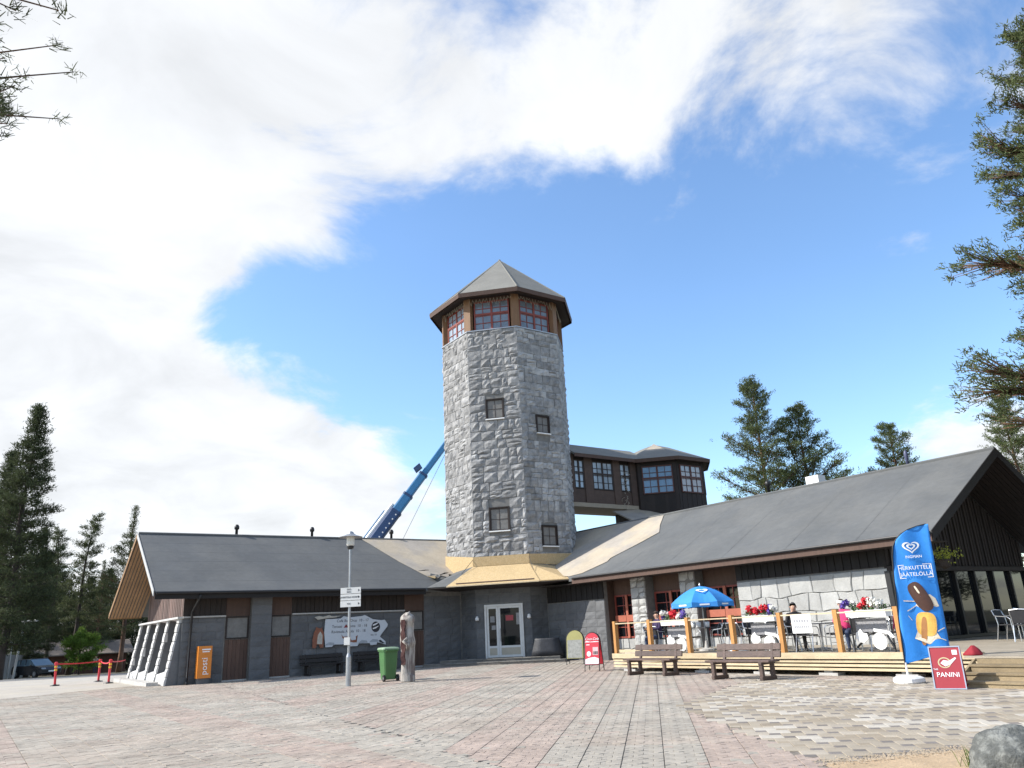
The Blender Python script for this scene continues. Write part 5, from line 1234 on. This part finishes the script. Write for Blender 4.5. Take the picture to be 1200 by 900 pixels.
# ---- boulder and grass tuft
bmh = bmesh.new(); bmesh.ops.create_icosphere(bmh, subdivisions=4, radius=1)
for v in bmh.verts:
    p = v.co.copy(); n_ = mnoise.fractal(p * 1.3 + Vector((5, 2, 1)), 1.0, 2.0, 4); f = 1 + .16 * n_ + .05 * mnoise.fractal(p * 5, 1.0, 2.0, 4)
    v.co = Vector((p.x * .42 * f, p.y * .36 * f, max(-.1, p.z * .36 * f)))
me = bpy.data.meshes.new('boulder'); bmh.to_mesh(me); bmh.free(); me.polygons.foreach_set('use_smooth', [True] * len(me.polygons)); me.materials.append(mat('grey green boulder', (.115, .12, .112), .9, .35, 9, 1.0, 30, col2=(.19, .195, .18), c2scale=9))
bo_ = bpy.data.objects.new('boulder', me); COL.objects.link(bo_); bp_ = AT(1194, 897, 9.4); bo_.location = (bp_.x, bp_.y, .06); tag(bo_, 'rounded grey boulder on the sandy bed at the patio edge', 'boulder')
gm_ = mat('tuft grass', (.12, .17, .04), .8, .3, 6)
mb = MB(); gp_ = AT(1146, 897, 9.6)
for k in range(70):
    a = rnd.uniform(0, 6.28); p = Vector((gp_.x + rnd.gauss(0, .05), gp_.y + rnd.gauss(0, .05), .02)); h = rnd.uniform(.08, .22); d = Vector((math.cos(a), math.sin(a), 0)); t_ = Vector((-d.y, d.x, 0)) * .005
    m1 = p + d * h * .25 + ZZ * h * .6; e = p + d * h * .6 + ZZ * h; mb.poly([p - t_, p + t_, m1 + t_, m1 - t_]); mb.poly([m1 - t_, m1 + t_, e])
o = mb.build('grass_tuft', gm_, None, recalc=False, origin=(gp_.x, gp_.y, .02)); tag(o, 'small green grass tuft beside the boulder', 'grass', kind=None)
# =====================PEOPLE=====================
skin = mat('skin', (.50, .30, .21), .55, .06, 6)
def person(name, label, pose, cloth_top, cloth_leg, hairm, loc, out_az, scale=1.0, extras=None):
    """one skinned body; joints in metres, figure faces local -y"""
    J = {'pel': (0, 0, .97, .13), 'sp': (0, 0, 1.13, .125), 'ch': (0, .01, 1.34, .145), 'nk': (0, .005, 1.50, .055), 'hd': (0, -.015, 1.60, .088), 'tp': (0, -.01, 1.69, .078)}
    for sg, q in ((1, 'L'), (-1, 'R')):
        J.update({'sh' + q: (.18 * sg, .01, 1.43, .062), 'el' + q: (.24 * sg, .03, 1.16, .046), 'wr' + q: (.26 * sg, -.06, .93, .032), 'ha' + q: (.26 * sg, -.09, .86, .030),
                  'hp' + q: (.09 * sg, 0, .92, .095), 'kn' + q: (.10 * sg, -.02, .50, .062), 'an' + q: (.10 * sg, .02, .09, .042), 'to' + q: (.11 * sg, -.14, .04, .035)})
    if pose == 'sit':
        for k in ('pel', 'sp', 'ch', 'nk', 'hd', 'tp', 'shL', 'shR', 'hpL', 'hpR'): x, y, z, r = J[k]; J[k] = (x, y, z - .42, r)
        for sg, q in ((1, 'L'), (-1, 'R')):
            J['el' + q] = (.25 * sg, -.08, .78, .046); J['wr' + q] = (.16 * sg, -.30, .76, .032); J['ha' + q] = (.13 * sg, -.37, .765, .028)
            J['kn' + q] = (.12 * sg, -.42, .50, .066); J['an' + q] = (.12 * sg, -.42, .09, .042); J['to' + q] = (.13 * sg, -.57, .04, .035)
    E_ = [('pel', 'sp'), ('sp', 'ch'), ('ch', 'nk'), ('nk', 'hd'), ('hd', 'tp')]
    for q in 'LR': E_ += [('ch', 'sh' + q), ('sh' + q, 'el' + q), ('el' + q, 'wr' + q), ('wr' + q, 'ha' + q), ('pel', 'hp' + q), ('hp' + q, 'kn' + q), ('kn' + q, 'an' + q), ('an' + q, 'to' + q)]
    names = list(J); me = bpy.data.meshes.new('tmp'); me.from_pydata([J[k][:3] for k in names], [(names.index(a), names.index(b)) for a, b in E_], [])
    o = bpy.data.objects.new('tmp', me); COL.objects.link(o); md = o.modifiers.new('s', 'SKIN'); md.use_smooth_shade = True
    for i, k in enumerate(names): d = me.skin_vertices[0].data[i]; d.radius = (J[k][3], J[k][3]); d.use_root = (k == 'pel')
    sb = o.modifiers.new('d', 'SUBSURF'); sb.levels = sb.render_levels = 2
    dg = bpy.context.evaluated_depsgraph_get(); dg.update(); bme = bpy.data.meshes.new_from_object(o.evaluated_get(dg)); bpy.data.objects.remove(o)
    bme.name = 'body'; bme.materials.clear()
    shoe = mat('dark shoe', (.02, .02, .022), .6)
    for m_ in (skin, cloth_top, cloth_leg, shoe): bme.materials.append(m_)
    znk = J['nk'][2]; zw = J['pel'][2] + .05
    for p in bme.polygons:
        c = p.center; mi = 1
        hand = min((c - Vector(J['ha' + q][:3])).length for q in 'LR') < .085
        low = min((c - Vector(J['to' + q][:3])).length for q in 'LR') < .12 or c.z < .07
        if c.z > znk + .005 or hand: mi = 0
        elif low: mi = 3
        else:
            dleg = min(min((c - Vector(J[k + q][:3])).length - J[k + q][3] for k in ('hp', 'kn', 'an')) for q in 'LR')
            darm = min(min((c - Vector(J[k + q][:3])).length - J[k + q][3] for k in ('sh', 'el', 'wr')) for q in 'LR')
            mi = 2 if (c.z < zw and (dleg < darm or c.z < .45)) else 1
        p.material_index = mi; p.use_smooth = True
    root = thing(name, label, 'person')
    b = bpy.data.objects.new('body', bme); COL.objects.link(b); b.parent = root
    # fingers
    for sg, q in ((1, 'L'), (-1, 'R')):
        h = Vector(J['ha' + q][:3]); wv = (h - Vector(J['wr' + q][:3])).normalized(); sd_ = wv.cross(ZZ if pose == 'sit' else Vector((0, 1, 0))).normalized(); cu = wv.cross(sd_)
        for k, L in enumerate((.065, .075, .07, .055)):
            s0 = h + wv * .015 + sd_ * (k - 1.5) * .016; MB().tube([s0, s0 + wv * L * .55, s0 + wv * L * .95 - cu * .012 * (1 if pose == 'sit' else -1)], [.0085, .008, .006], 6).build('finger', skin, b, smooth=True)
        s0 = h - wv * .01 - sd_ * .025 * sg; MB().tube([s0, s0 + wv * .03 - sd_ * .02 * sg, s0 + wv * .055 - sd_ * .022 * sg], [.011, .009, .007], 6).build('thumb', skin, b, smooth=True)
    hd = Vector(J['hd'][:3]); tp = Vector(J['tp'][:3]); c = (hd + tp) / 2
    # hair cap
    bm = bmesh.new(); bmesh.ops.create_uvsphere(bm, u_segments=16, v_segments=10, radius=1)
    for v in list(bm.verts):
        if v.co.z < -.35 or (v.co.y < -.35 and v.co.z < .35): bm.verts.remove(v)
    for v in bm.verts: n_ = 1 + .05 * mnoise.noise(v.co * 4); v.co = Vector((v.co.x * .094 * n_, v.co.y * .112 * n_ + .008, v.co.z * .118 * n_ + .012)) + c
    me = bpy.data.meshes.new('hair'); bm.to_mesh(me); bm.free(); me.materials.append(hairm); h = bpy.data.objects.new('hair', me); COL.objects.link(h); h.parent = b
    for p in me.polygons: p.use_smooth = True
    eye = mat('dark eye', (.02, .015, .012), .3)
    for sg in (1, -1):
        MB().lathe([(.001, -.008), (.008, -.004), (.01, 0), (.008, .004), (.001, .008)], 8, c + Vector((.032 * sg, -.088, .0))).build('eye', eye, b, smooth=True)
        MB().lathe([(.002, -.028), (.012, -.02), (.013, .01), (.003, .026)], 8, c + Vector((.092 * sg, .005, -.005))).build('ear', skin, b, smooth=True)
    MB().tube([c + Vector((0, -.085, .012)), c + Vector((0, -.108, -.022)), c + Vector((0, -.092, -.034))], [.007, .012, .008], 6).build('nose', skin, b, smooth=True)
    MB().tube([c + Vector((-.024, -.085, -.058)), c + Vector((0, -.092, -.06)), c + Vector((.024, -.085, -.058))], .005, 5).build('mouth', mat('lip', (.35, .12, .10), .5), b, smooth=True)
    if extras: extras(root, b, c)
    root.location = loc; root.rotation_euler = (0, 0, R(180 - out_az)); root.scale = (scale,) * 3
    return root
darkpurple = mat('dark purple jumper', (.035, .02, .07), .85, .15, 8); black_c = mat('black jacket', (.015, .014, .016), .8, .2, 8); pinkc = mat('hot pink jacket', (.62, .04, .16), .75, .1, 8)
denim = mat('dark blue jeans', (.03, .045, .09), .85, .2, 10); brownhair = mat('brown hair', (.05, .03, .02), .6, .25, 30); greyhair = mat('dark cropped hair', (.03, .025, .022), .6, .25, 30)
person('person', 'seated person with brown hair and dark purple jumper behind the first flower box', 'sit', darkpurple, denim, brownhair, W(-19.95, -19.55, DZ), 250)
person('person', 'seated person in black jacket beside the white rail notice', 'sit', black_c, black_c, greyhair, W(-14.55, -19.75, DZ), 190)
def headband(root, b, c):
    MB().loft([[c + Vector((r_ * .105 * math.cos(a), r_ * .122 * math.sin(a) + .004, z)) for a in [2 * math.pi * k / 20 for k in range(20)]] for r_, z in ((1.0, .02), (1.03, .035), (1.02, .075), (.97, .085))], caps=False).build('headband', whitepaint, b, smooth=True)
person('person', 'seated person in hot pink jacket and white headband behind the last flower box', 'sit', pinkc, denim, brownhair, W(-12.85, -19.55, DZ), 215, 1.0, headband)
person('person', 'small child in pink overalls leaning at the railing by the flag', 'stand', pinkc, pinkc, brownhair, W(-11.3, -19.5, DZ), 240, .58)
hv = mat('yellow safety vest', (.60, .62, .05), .6)
pp = AT(88, 790, 95); person('person', 'distant standing person in dark clothes and yellow vest beyond the tape', 'stand', hv, black_c, greyhair, (pp.x, pp.y, gz(pp.x, pp.y)), 150)
pp = AT(111, 786, 96); person('person', 'distant person in pale top walking near the hut', 'stand', mat('pale pink top', (.5, .36, .34), .8), denim, brownhair, (pp.x, pp.y, gz(pp.x, pp.y)), 170)
# =====================CRANE=====================
cr0, cr1 = AT(440, 632, 60), AT(517, 528, 61)
cdv = (cr1 - cr0).normalized(); cb = cr0 - cdv * ((cr0.z - 2.6) / cdv.z)
crane = wthing('mobile_crane', 'mobile crane with blue telescopic boom rising behind the grey roof', 'crane', (cb.x, cb.y, 0))
cblue = mat('crane blue paint', (.035, .17, .34), .4, .1, 1.5); cdark = mat('crane dark and shade blue', (.018, .05, .13), .45, .12, 2)
side = cdv.cross(Vector((0, 1, 0))).normalized(); dep = cdv.cross(side)
def boomsec(name, s0, s1, w_, m, parent=None):
    a, b = cb + cdv * s0, cb + cdv * s1; h = w_ / 2; ring = lambda p: [p + side * (h * x) + dep * (h * .7 * y) for x, y in ((-1, -.8), (-.7, -1), (.7, -1), (1, -.8), (1, .8), (.7, 1), (-.7, 1), (-1, .8))]
    return MB().loft([ring(a), ring(b)]).build(name, m, parent or crane)
tot = (cr1 - cb).length
Lb_ = (cr0 - cb).length
bs = boomsec('boom', 0, Lb_ + 2.6, .86, cdark); boomsec('boom_section', Lb_ + 2.6, Lb_ + 4.2, .74, cblue, bs); boomsec('boom_section', Lb_ + 4.2, Lb_ + 6.3, .62, cblue, bs); boomsec('boom_section', Lb_ + 6.3, tot + 6, .46, cblue, bs)  # dark blue of the base section paints in its shaded underside
for s, w_ in ((2.6, .92), (4.2, .80), (6.3, .7)): boomsec('collar', Lb_ + s - .1, Lb_ + s + .1, w_, cdark, bs)
sgn = 1 if side.z > 0 else -1
MB().tube([cb + cdv * 2 + side * sgn * .60, cb + cdv * (Lb_ + 3.0) + side * sgn * .57], .17, 8).build('ram', whitepaint, bs); MB().tube([cb + cdv * 2 + side * sgn * .82, cb + cdv * (Lb_ + 2.2) + side * sgn * .80], .06, 8).build('hose', cblue, bs)
for k in range(9): p = cb + cdv * (Lb_ - 1 + k * .42) - side * sgn * .2 - dep * .31 * (1 if dep.y > 0 else -1); MB().tube([p, p - Vector((0, .03, 0))], .06, 6).build('rivet', whitepaint, bs)
MB().box(cb + cdv * (Lb_ + 6.2) + side * sgn * .45 + Vector((-.15, -.2, 0)), (.5, 0, .4), (0, .4, 0), (-.2, 0, .35)).build('boom_head', cdark, bs)
wire = AT(472, 632, 60.5); MB().tube([cb + cdv * (tot + 2.5), wire, Vector((wire.x - 1.2, wire.y, wire.z - 4))], .022, 5).build('hoist_rope', greymetal, crane)
MB().bbox(cb.x - 2, cb.y, 1.2, 10, 2.6, .7, .06).build('chassis', cdark, crane); MB().bbox(cb.x - 6.0, cb.y, 2.1, 1.9, 2.5, 1.9, .15).build('cab', cblue, crane); MB().bbox(cb.x, cb.y, 2.0, 3.2, 2.4, 1.3, .1).build('turntable', cblue, crane)
for k in range(4):
    for y in (-1.15, 1.15): MB().tube([(cb.x - 5.6 + k * 2.3, cb.y + y - .2, .6), (cb.x - 5.6 + k * 2.3, cb.y + y + .2, .6)], .6, 18).build('wheel', blackmetal, crane)
# =====================BACKGROUND=====================
# car
cpos = AT(41, 795, 78); cz_ = gz(cpos.x, cpos.y) + .008
car = thing('parked_car', 'dark parked car with pale blue windscreen in front of the grey fence', 'car')
cpaint = mat('near black car paint', (.012, .014, .018), .25, .05, 2, spec=.7); cglass = mat('car glass', (.10, .16, .20), .06, .05, 2, spec=.9)
prof = [(-2.1, .35), (-2.12, .6), (-2.05, .85), (-1.9, .95), (1.0, .95), (1.9, .82), (2.12, .62), (2.1, .35), (1.75, .25), (-1.75, .25)]
MB().loft([[(x, y * (.86 if abs(y) > .8 else 1), z) for x, z in prof] for y in (-.85, -.80, .80, .85)] if False else [[(x * s, y, z) for x, z in prof] for y, s in ((-.86, .97), (-.78, 1), (.78, 1), (.86, .97))]).build('body', cpaint, car)
gh = [(-1.85, .94), (-1.5, 1.40), (.25, 1.44), (1.1, .94)]
cab_ = MB().loft([[(x, y * (.93 if z > 1 else 1), z) for x, z in gh] for y in (-.78, .78)]).build('cabin', cglass, car)
MB().loft([[(-1.52, -.70, 1.40), (.27, -.70, 1.44), (.27, .70, 1.44), (-1.52, .70, 1.40)], [(-1.45, -.64, 1.45), (.2, -.64, 1.485), (.2, .64, 1.485), (-1.45, .64, 1.45)]]).build('roof', cpaint, car)
for y in (-.745, .745):
    for x in (-1.0, -.25): MB().cbox(x, y, 1.18, .07, .05, .48).build('pillar', cpaint, cab_)
for x in (-1.3, 1.3):
    for y in (-.80, .80):
        wh = MB().tube([(x, y - .1, .32), (x, y + .1, .32)], .32, 16).build('wheel', blackmetal, car); MB().tube([(x, y - .105, .32), (x, y + .105, .32)], .19, 12).build('rim', greymetal, wh)
for y in (-.62, .62): MB().bbox(2.03, y, .70, .16, .34, .14, .03).build('headlight', paleglass, car); MB().bbox(-2.06, y, .78, .08, .3, .16, .02).build('tail_light', redb, car)
MB().cbox(2.12, 0, .5, .03, .5, .12).build('number_plate', whitepaint, car)
for y in (-.93, .93): MB().bbox(.75, y, .98, .12, .16, .12, .02).build('mirror', cpaint, car)
car.location = (cpos.x, cpos.y, cz_); car.rotation_euler = (0, 0, R(-28))
# fence behind the car
fz = mat('weathered grey fence board', (.20, .19, .18), .85, .2, 3, .3, 30, rand=.2)
fa_, fb_ = AT(-60, 800, 74), AT(36, 792, 92); fdir = (fb_ - fa_); fl_ = Vector((fdir.x, fdir.y, 0)).length; fdn = Vector((fdir.x, fdir.y, 0)).normalized()
fence = wthing('board_fence', 'weathered grey vertical board fence behind the parked car', 'fence', (fa_.x, fa_.y, gz(fa_.x, fa_.y)))
nb = int(fl_ / .26)
for k in range(nb):
    p = fa_ + fdn * (k * .26); z = gz(p.x, p.y); MB().box((p.x, p.y, z), fdn * .24, Vector((-fdn.y, fdn.x, 0)) * .03, ZZ * (2.0 + .03 * rnd.random())).build('board', fz, fence)
for z in (.4, 1.6): MB().box((fa_.x - fdn.y * .03, fa_.y + fdn.x * .03, gz(fa_.x, fa_.y) + z - .02), fdn * fl_ + ZZ * (gz(fb_.x, fb_.y) - gz(fa_.x, fa_.y)), Vector((-fdn.y, fdn.x, 0)) * .05, ZZ * .1).build('rail', fz, fence)
# hut
hp_ = AT(88, 785, 104); hz = gz(hp_.x, hp_.y)
hut = wthing('wooden_hut', 'low brown wooden hut with shallow roof under the trees', 'hut', (hp_.x, hp_.y, hz))
hutb = mat('red brown hut boards', (.10, .045, .03), .8, .2, 2, rand=.15); hutr = mat('brown hut roof', (.14, .115, .095), .85, .15, 1)
hx, hy = azv(62), azv(-28)
wl_ = MB().box(hp_ * 1 + ZZ * (hz - hp_.z) - hx * 5 - hy * 2, hx * 10, hy * 5, ZZ * 2.2).build('wall', hutb, hut)
for k in range(50): MB().box(Vector((hp_.x, hp_.y, hz)) - hx * (5 - k * .2) - hy * 2.03, hx * .18, hy * .03, ZZ * 2.2).build('board', hutb, wl_)
o_ = Vector((hp_.x, hp_.y, hz))
rf_ = MB().prism([o_ - hx * 5.8 - hy * 3 + ZZ * 2.0, o_ + hx * 5.8 - hy * 3 + ZZ * 2.0, o_ + hx * 5.2 + hy * .5 + ZZ * 3.4, o_ - hx * 5.2 + hy * .5 + ZZ * 3.4], ZZ * .1).build('roof', hutr, hut); MB().prism([o_ - hx * 5.8 + hy * 4 + ZZ * 2.0, o_ + hx * 5.8 + hy * 4 + ZZ * 2.0, o_ + hx * 5.2 + hy * .5 + ZZ * 3.4, o_ - hx * 5.2 + hy * .5 + ZZ * 3.4], ZZ * .1).build('roof_slope', hutr, rf_)
MB().box(o_ - hx * 1 - hy * 2.06, hx * .9, hy * .05, ZZ * 1.95).build('door', darkwood, hut)
# white awning
ap_ = AT(2, 790, 82); az_ = gz(ap_.x, ap_.y); aw = wthing('white_awning', 'white flat awning on posts above the grey fence', 'awning', (ap_.x, ap_.y, az_))
MB().box((ap_.x - 3, ap_.y - 1, az_ + 2.75), (4.2, 0, 0), (0, 2.5, 0), (0, 0, .35)).build('canopy', whitepaint, aw)
for x in (-2.9, 1.1): MB().tube([(ap_.x + x, ap_.y - .9, az_), (ap_.x + x, ap_.y - .9, az_ + 2.8)], .05, 8).build('post', greymetal, aw)
# street light
sp = AT(15, 795, 76); sz_ = gz(sp.x, sp.y); sl_o = wthing('street_light', 'pale angled street light leaning over the fence beside the car', 'street light', (sp.x, sp.y, sz_))
MB().tube([(sp.x, sp.y, sz_), (sp.x + .3, sp.y, sz_ + 4.3)], [.09, .06], 8).build('pole', mat('pale pole', (.38, .38, .36), .6), sl_o); MB().bbox(sp.x + .75, sp.y, sz_ + 4.38, 1.2, .32, .16, .04).build('lamp_head', board, sl_o)

# ---------------------------------------------------------------- trees
needle = [mat('pine needles', (.085, .10, .045), .75, .3, .7, spec=.25, tint=.4, leafy=.3), mat('dark spruce needles', (.062, .076, .036), .8, .3, .7, spec=.2, tint=.4, leafy=.3), mat('olive pine needles', (.10, .125, .05), .75, .25, .7, spec=.25, tint=.35, leafy=.3)]
leafgreen = mat('bright birch leaves', (.13, .21, .035), .7, .25, 1, spec=.3, tint=.35, leafy=.4)
bark = mat('pine bark', (.16, .085, .05), .9, .3, 2, .5, 12, col2=(.09, .06, .045), c2scale=.8); barkdark = mat('dark spruce bark', (.055, .042, .035), .9, .3, 2, .5, 12)
def make_tree(name, label, H, base, Rm, shape, nl, tuft_n, tuft_r, blade, needle_m, bark_m, seed, group=None, droop=.0, lean=0.0, tr_r=None, spray=9, flat=.5, wr=.14, twig=3):
    r = random.Random(seed); g_ = np.random.default_rng(seed)
    t = thing(name, label, 'tree', group=group)
    tr_r = tr_r or H * .014
    pth = [(lean * (z / H) ** 1.6 * H + .12 * math.sin(z * .5 + seed), .1 * math.cos(z * .4 + seed), z) for z in np.linspace(0, H * .985, 12)]
    MB().tube(pth, [tr_r * (1.25 if i == 0 else 1) * (1 - i / 11) ** .8 + .012 for i in range(12)], 9).build('trunk', bark_m, t, smooth=True)
    limbs = MB(); C = []; D = []
    for k in range(nl):
        f = (k + r.random()) / nl; z = base + (H * .985 - base) * f
        Ln = Rm * shape(f) * r.uniform(.6, 1.12)
        if Ln < .12: Ln = .12
        a = k * 2.39996 + r.uniform(-.4, .4); el = R(r.uniform(-6, 22) + 30 * f - droop * (1 - f))
        i = min(10.99, z / (H * .985) * 11); j = int(i); q = i - j; st_ = Vector(pth[j]).lerp(Vector(pth[min(11, j + 1)]), q)
        d = Vector((math.cos(a) * math.cos(el), math.sin(a) * math.cos(el), math.sin(el)))
        n = 5; pts = [st_ + d * (Ln * m_ / n) + ZZ * ((.10 - droop * .004) * Ln * (m_ / n) ** 2) for m_ in range(n + 1)]
        lr = max(.012, Ln * .016); limbs.tube(pts, [lr * (1 - .85 * m_ / n) for m_ in range(n + 1)], 5)
        sd_ = Vector((-math.sin(a), math.cos(a), 0)); nt2 = max(2, int(tuft_n * (Ln / Rm + .15)))
        for _ in range(nt2):
            u_ = r.random() ** .6 * .9 + .12; p = pts[0].lerp(pts[-1], min(1.04, u_)); spread = Ln * .34 * (1.15 - u_ * .75)
            p = p + sd_ * r.gauss(0, spread * .8) + ZZ * (r.gauss(0, spread * .22 * flat * 2) + .04) + d * r.gauss(0, .08); C.append(p); D.append((d + sd_ * r.uniform(-.6, .6) + ZZ * .35).normalized())
            if _ % twig == 0 and spread > .05: limbs.tube([pts[0].lerp(pts[-1], min(.95, u_ * .8)), p], [lr * .35, .006], 3)
    C = np.array([tuple(c) for c in C]); D = np.array([tuple(c) for c in D]); nb_ = spray; n = len(C) * nb_
    Cb = np.repeat(C, nb_, 0) + g_.normal(0, tuft_r * .55, (n, 3)) * np.array([1, 1, .6]); Db = np.repeat(D, nb_, 0) * .7 + g_.normal(0, .62, (n, 3)); Db[:, 2] += .15; Db /= np.linalg.norm(Db, axis=1)[:, None]
    Sd = np.cross(Db, g_.normal(0, 1, (n, 3))); Sd /= np.linalg.norm(Sd, axis=1)[:, None] + 1e-6
    Ls = blade * g_.uniform(.6, 1.3, n)[:, None]; Wd = Ls * wr
    v = np.stack([Cb - Sd * Wd, Cb + Sd * Wd, Cb + Db * Ls + Sd * Wd * .5, Cb + Db * Ls * 1.02 - Sd * Wd * .5], 1)
    cr = fast_mesh('crown', v.reshape(-1, 3), [[0, 1, 2, 3]], n, 4, needle_m, t, tint=np.clip(np.repeat(g_.random(len(C)), nb_) * .7 + g_.random(n) * .3, 0, 1))
    limbs.build('limb', bark_m, t, smooth=True, recalc=False)
    return t
cone = lambda f: (1 - f) ** .75 * (.55 + .45 * min(1, f * 6)) + .04
scots = lambda f: math.sin(min(1, f * 1.15 + .12) * math.pi) ** .7 * .9 + .15 * (1 - f) + .05
ragged = lambda f: (1.05 - f) ** .6 * (.45 + .55 * abs(math.sin(f * 17))) + .05
def put(t, px, d, rotz, base_z=None, scale=1.0):
    p = AT(px, 560 if px > 600 else 690, d); t.location = (p.x, p.y, gz(p.x, p.y) if base_z is None else base_z); t.rotation_euler = (0, 0, rotz); t.scale = (scale,) * 3 if not isinstance(scale, tuple) else scale
GW = 'conifers of the wood beyond the car'
spruce = make_tree('spruce_tree', 'tallest dense dark spruce rising behind the fence beside the street light', 21.5, 2.0, 3.9, cone, 190, 44, .34, .2, needle[1], barkdark, 11, GW, droop=10)
put(spruce, 14, 72, .4)
thin = make_tree('pine_tree', 'slender leaning pine with open crown behind the parked car', 14.5, 4.5, 2.3, ragged, 64, 30, .26, .18, needle[0], barkdark, 12, GW, lean=.06)
put(thin, 92, 92, .2, scale=1.08)
bushy = make_tree('pine_tree', 'broad dark pine above the bright green bush', 11.5, 1.5, 3.4, cone, 110, 36, .34, .2, needle[1], barkdark, 13, GW, droop=4)
put(bushy, 106, 114, 1.2, scale=1.0)
mid = make_tree('pine_tree', 'olive green pine rising just behind the wooden gable', 17.5, 3.5, 3.0, scots, 80, 34, .30, .18, needle[0], bark, 14, GW, lean=.03)
put(mid, 149, 92, 2.0, scale=.98)
def cput(src, px, d, rz_, sc, label):
    p = AT(px, 560 if px > 600 else 690, d); return dup(src, (p.x, p.y, gz(p.x, p.y)), rz_, label, sc)
cput(thin, 66, 98, 2.6, 1.05, 'slender upright pine between the tall spruce and the leaning pine')
cput(spruce, -8, 80, 3.0, .9, 'dark spruce partly hidden at the outer side of the tallest spruce')
cput(spruce, 44, 90, 1.9, .66, 'shorter dark spruce tucked under the tallest spruce')
cput(bushy, 72, 120, 3.9, 1.1, 'dark bushy pine standing behind the brown hut roof')
cput(bushy, 128, 120, .7, 1.15, 'dark bushy pine between the bright green bush and the gable')
cput(mid, 34, 108, 4.4, .85, 'olive pine showing through behind the parked car')
cput(mid, 120, 104, 5.1, .72, 'olive pine filling the gap between the leaning pine and the gable pine')
cput(bushy, 50, 112, 2.2, 1.25, 'dark bushy pine between the tallest spruce and the slender upright pine')
for k, (px, d) in enumerate(((-22, 118), (18, 128), (52, 130), (88, 134), (118, 140), (146, 130), (160, 120), (178, 128), (4, 104))): cput((bushy, spruce, mid)[k % 3], px, d, k * 1.3, (.95, .62, .8)[k % 3], 'conifer deep in the dark wood behind the hut')
# shrubs
bush = make_tree('green_shrub', 'bright green leafy bush in front of the dark wood', 4.1, .5, 1.9, lambda f: math.sin(min(1, f + .18) * math.pi) ** .6 + .1, 46, 22, .26, .22, leafgreen, barkdark, 21, tr_r=.06, flat=1.0)
put(bush, 103, 90, 0)
# low undergrowth closing the wood
ug = mat('undergrowth', (.05, .07, .025), .9, .4, .4, .6, 3)
cg = np.random.default_rng(5); n = 9000; a = np.radians(cg.uniform(-48, -20, n)); d_ = cg.uniform(126, 175, n); X = np.sin(a) * d_; Y = np.cos(a) * d_; Zg = np.array([gz(x, y) for x, y in zip(X, Y)]); hh = cg.uniform(.5, 5.0, n) * cg.random(n) ** .5
c = np.stack([X, Y, Zg + hh * .5], -1); s1 = cg.normal(0, 1, (n, 3)); s1 /= np.linalg.norm(s1, axis=1)[:, None]; s2 = np.cross(s1, cg.normal(0, 1, (n, 3))); s2 /= np.linalg.norm(s2, axis=1)[:, None]; sz = cg.uniform(.5, 1.1, n)[:, None]
o = fast_mesh('undergrowth', np.stack([c - s1 * sz, c - s2 * sz * .6, c + s1 * sz, c + s2 * sz * .6], 1).reshape(-1, 3), [[0, 1, 2, 3]], n, 4, mat('undergrowth leaves', (.035, .05, .02), .85, .3, .5, tint=.5)); tag(o, 'dark undergrowth closing the far wood', 'undergrowth', kind='stuff')
# pines behind the cafe roof
GB = 'pines behind the cafe roof'
pA = make_tree('pine_tree', 'tall reddish trunked pine rising behind the cafe roof nearest the dark lookout', 20.0, 5.0, 5.2, lambda f: (1 - f) ** .7 * (.75 + .25 * math.sin(f * 23)) + .10, 120, 62, .24, .17, needle[2], bark, 31, GB)
put(pA, 897, 62, .6, scale=1.0)
pB = make_tree('pine_tree', 'second pine behind the cafe roof with spreading lower boughs', 18.0, 5.0, 5.6, lambda f: (1 - f) ** .8 * (.65 + .4 * abs(math.sin(f * 14))) + .08, 100, 62, .24, .17, needle[2], bark, 32, GB)
put(pB, 948, 64, 2.2, scale=1.0)
cput(pB, 1052, 66, 4.0, .88, 'small pine poking above the cafe ridge beside the blue grey pipe')
cput(pA, 1196, 74, 1.0, .92, 'pale distant pine beyond the cafe gable')
# big pine beyond the terrace and pine overhead
big = make_tree('pine_tree', 'big olive green pine reaching in beyond the cafe gable', 21.5, 6.0, 5.6, lambda f: (.55 + .45 * abs(math.sin(f * 11 + 1.0))) * (1 - f) ** .45 + .1, 120, 80, .19, .13, needle[2], bark, 41, spray=22, twig=1)
p = CAM + azv(42.2) * 30; big.location = (p.x, p.y, 0); big.rotation_euler = (0, 0, 1.1)
ovr = make_tree('pine_tree', 'pine whose bough tips hang into the sky beside the plaza', 10.5, 4.3, 3.3, scots, 44, 70, .08, .085, needle[0], bark, 42, spray=30, wr=.06, twig=1)
ovr.location = (-6.35, 4.6, 0); ovr.rotation_euler = (0, 0, .3)

# more pines standing past the terrace end (they show in the glazing)
for k, (x, y) in enumerate(((36, 29), (42, 36), (48, 28), (45, 44), (54, 38), (60, 30), (40, 22), (52, 48), (64, 42))):
    dup((bushy, pB, spruce)[k % 3], (x, y, 0), k * 1.1, 'conifer in the row standing past the terrace end', (1.3, 1.0, .8)[k % 3])['group'] = 'conifers past the terrace end'
# fallen grit along the patio edge
gritm = mat('grit', (.33, .27, .20), .95, .3, 6)
e0, e1 = Vector((*g(964, 897), .02)), Vector((*g(1200, 873), .02)); gv = []
for k in range(900):
    p = e0.lerp(e1, rnd.random()) + Vector((rnd.gauss(0, .05), rnd.gauss(-.05, .10), .012)); s_ = rnd.uniform(.004, .014)
    gv += [(p.x - s_, p.y, p.z), (p.x + s_ * .5, p.y - s_, p.z), (p.x + s_ * .5, p.y + s_, p.z), (p.x, p.y, p.z + s_ * 1.3)]
o = fast_mesh('edge_grit', gv, [[0, 1, 3], [1, 2, 3], [2, 0, 3]], 900, 4, gritm); tag(o, 'loose sandy grit spilled over the patio edge', 'grit', kind='stuff')
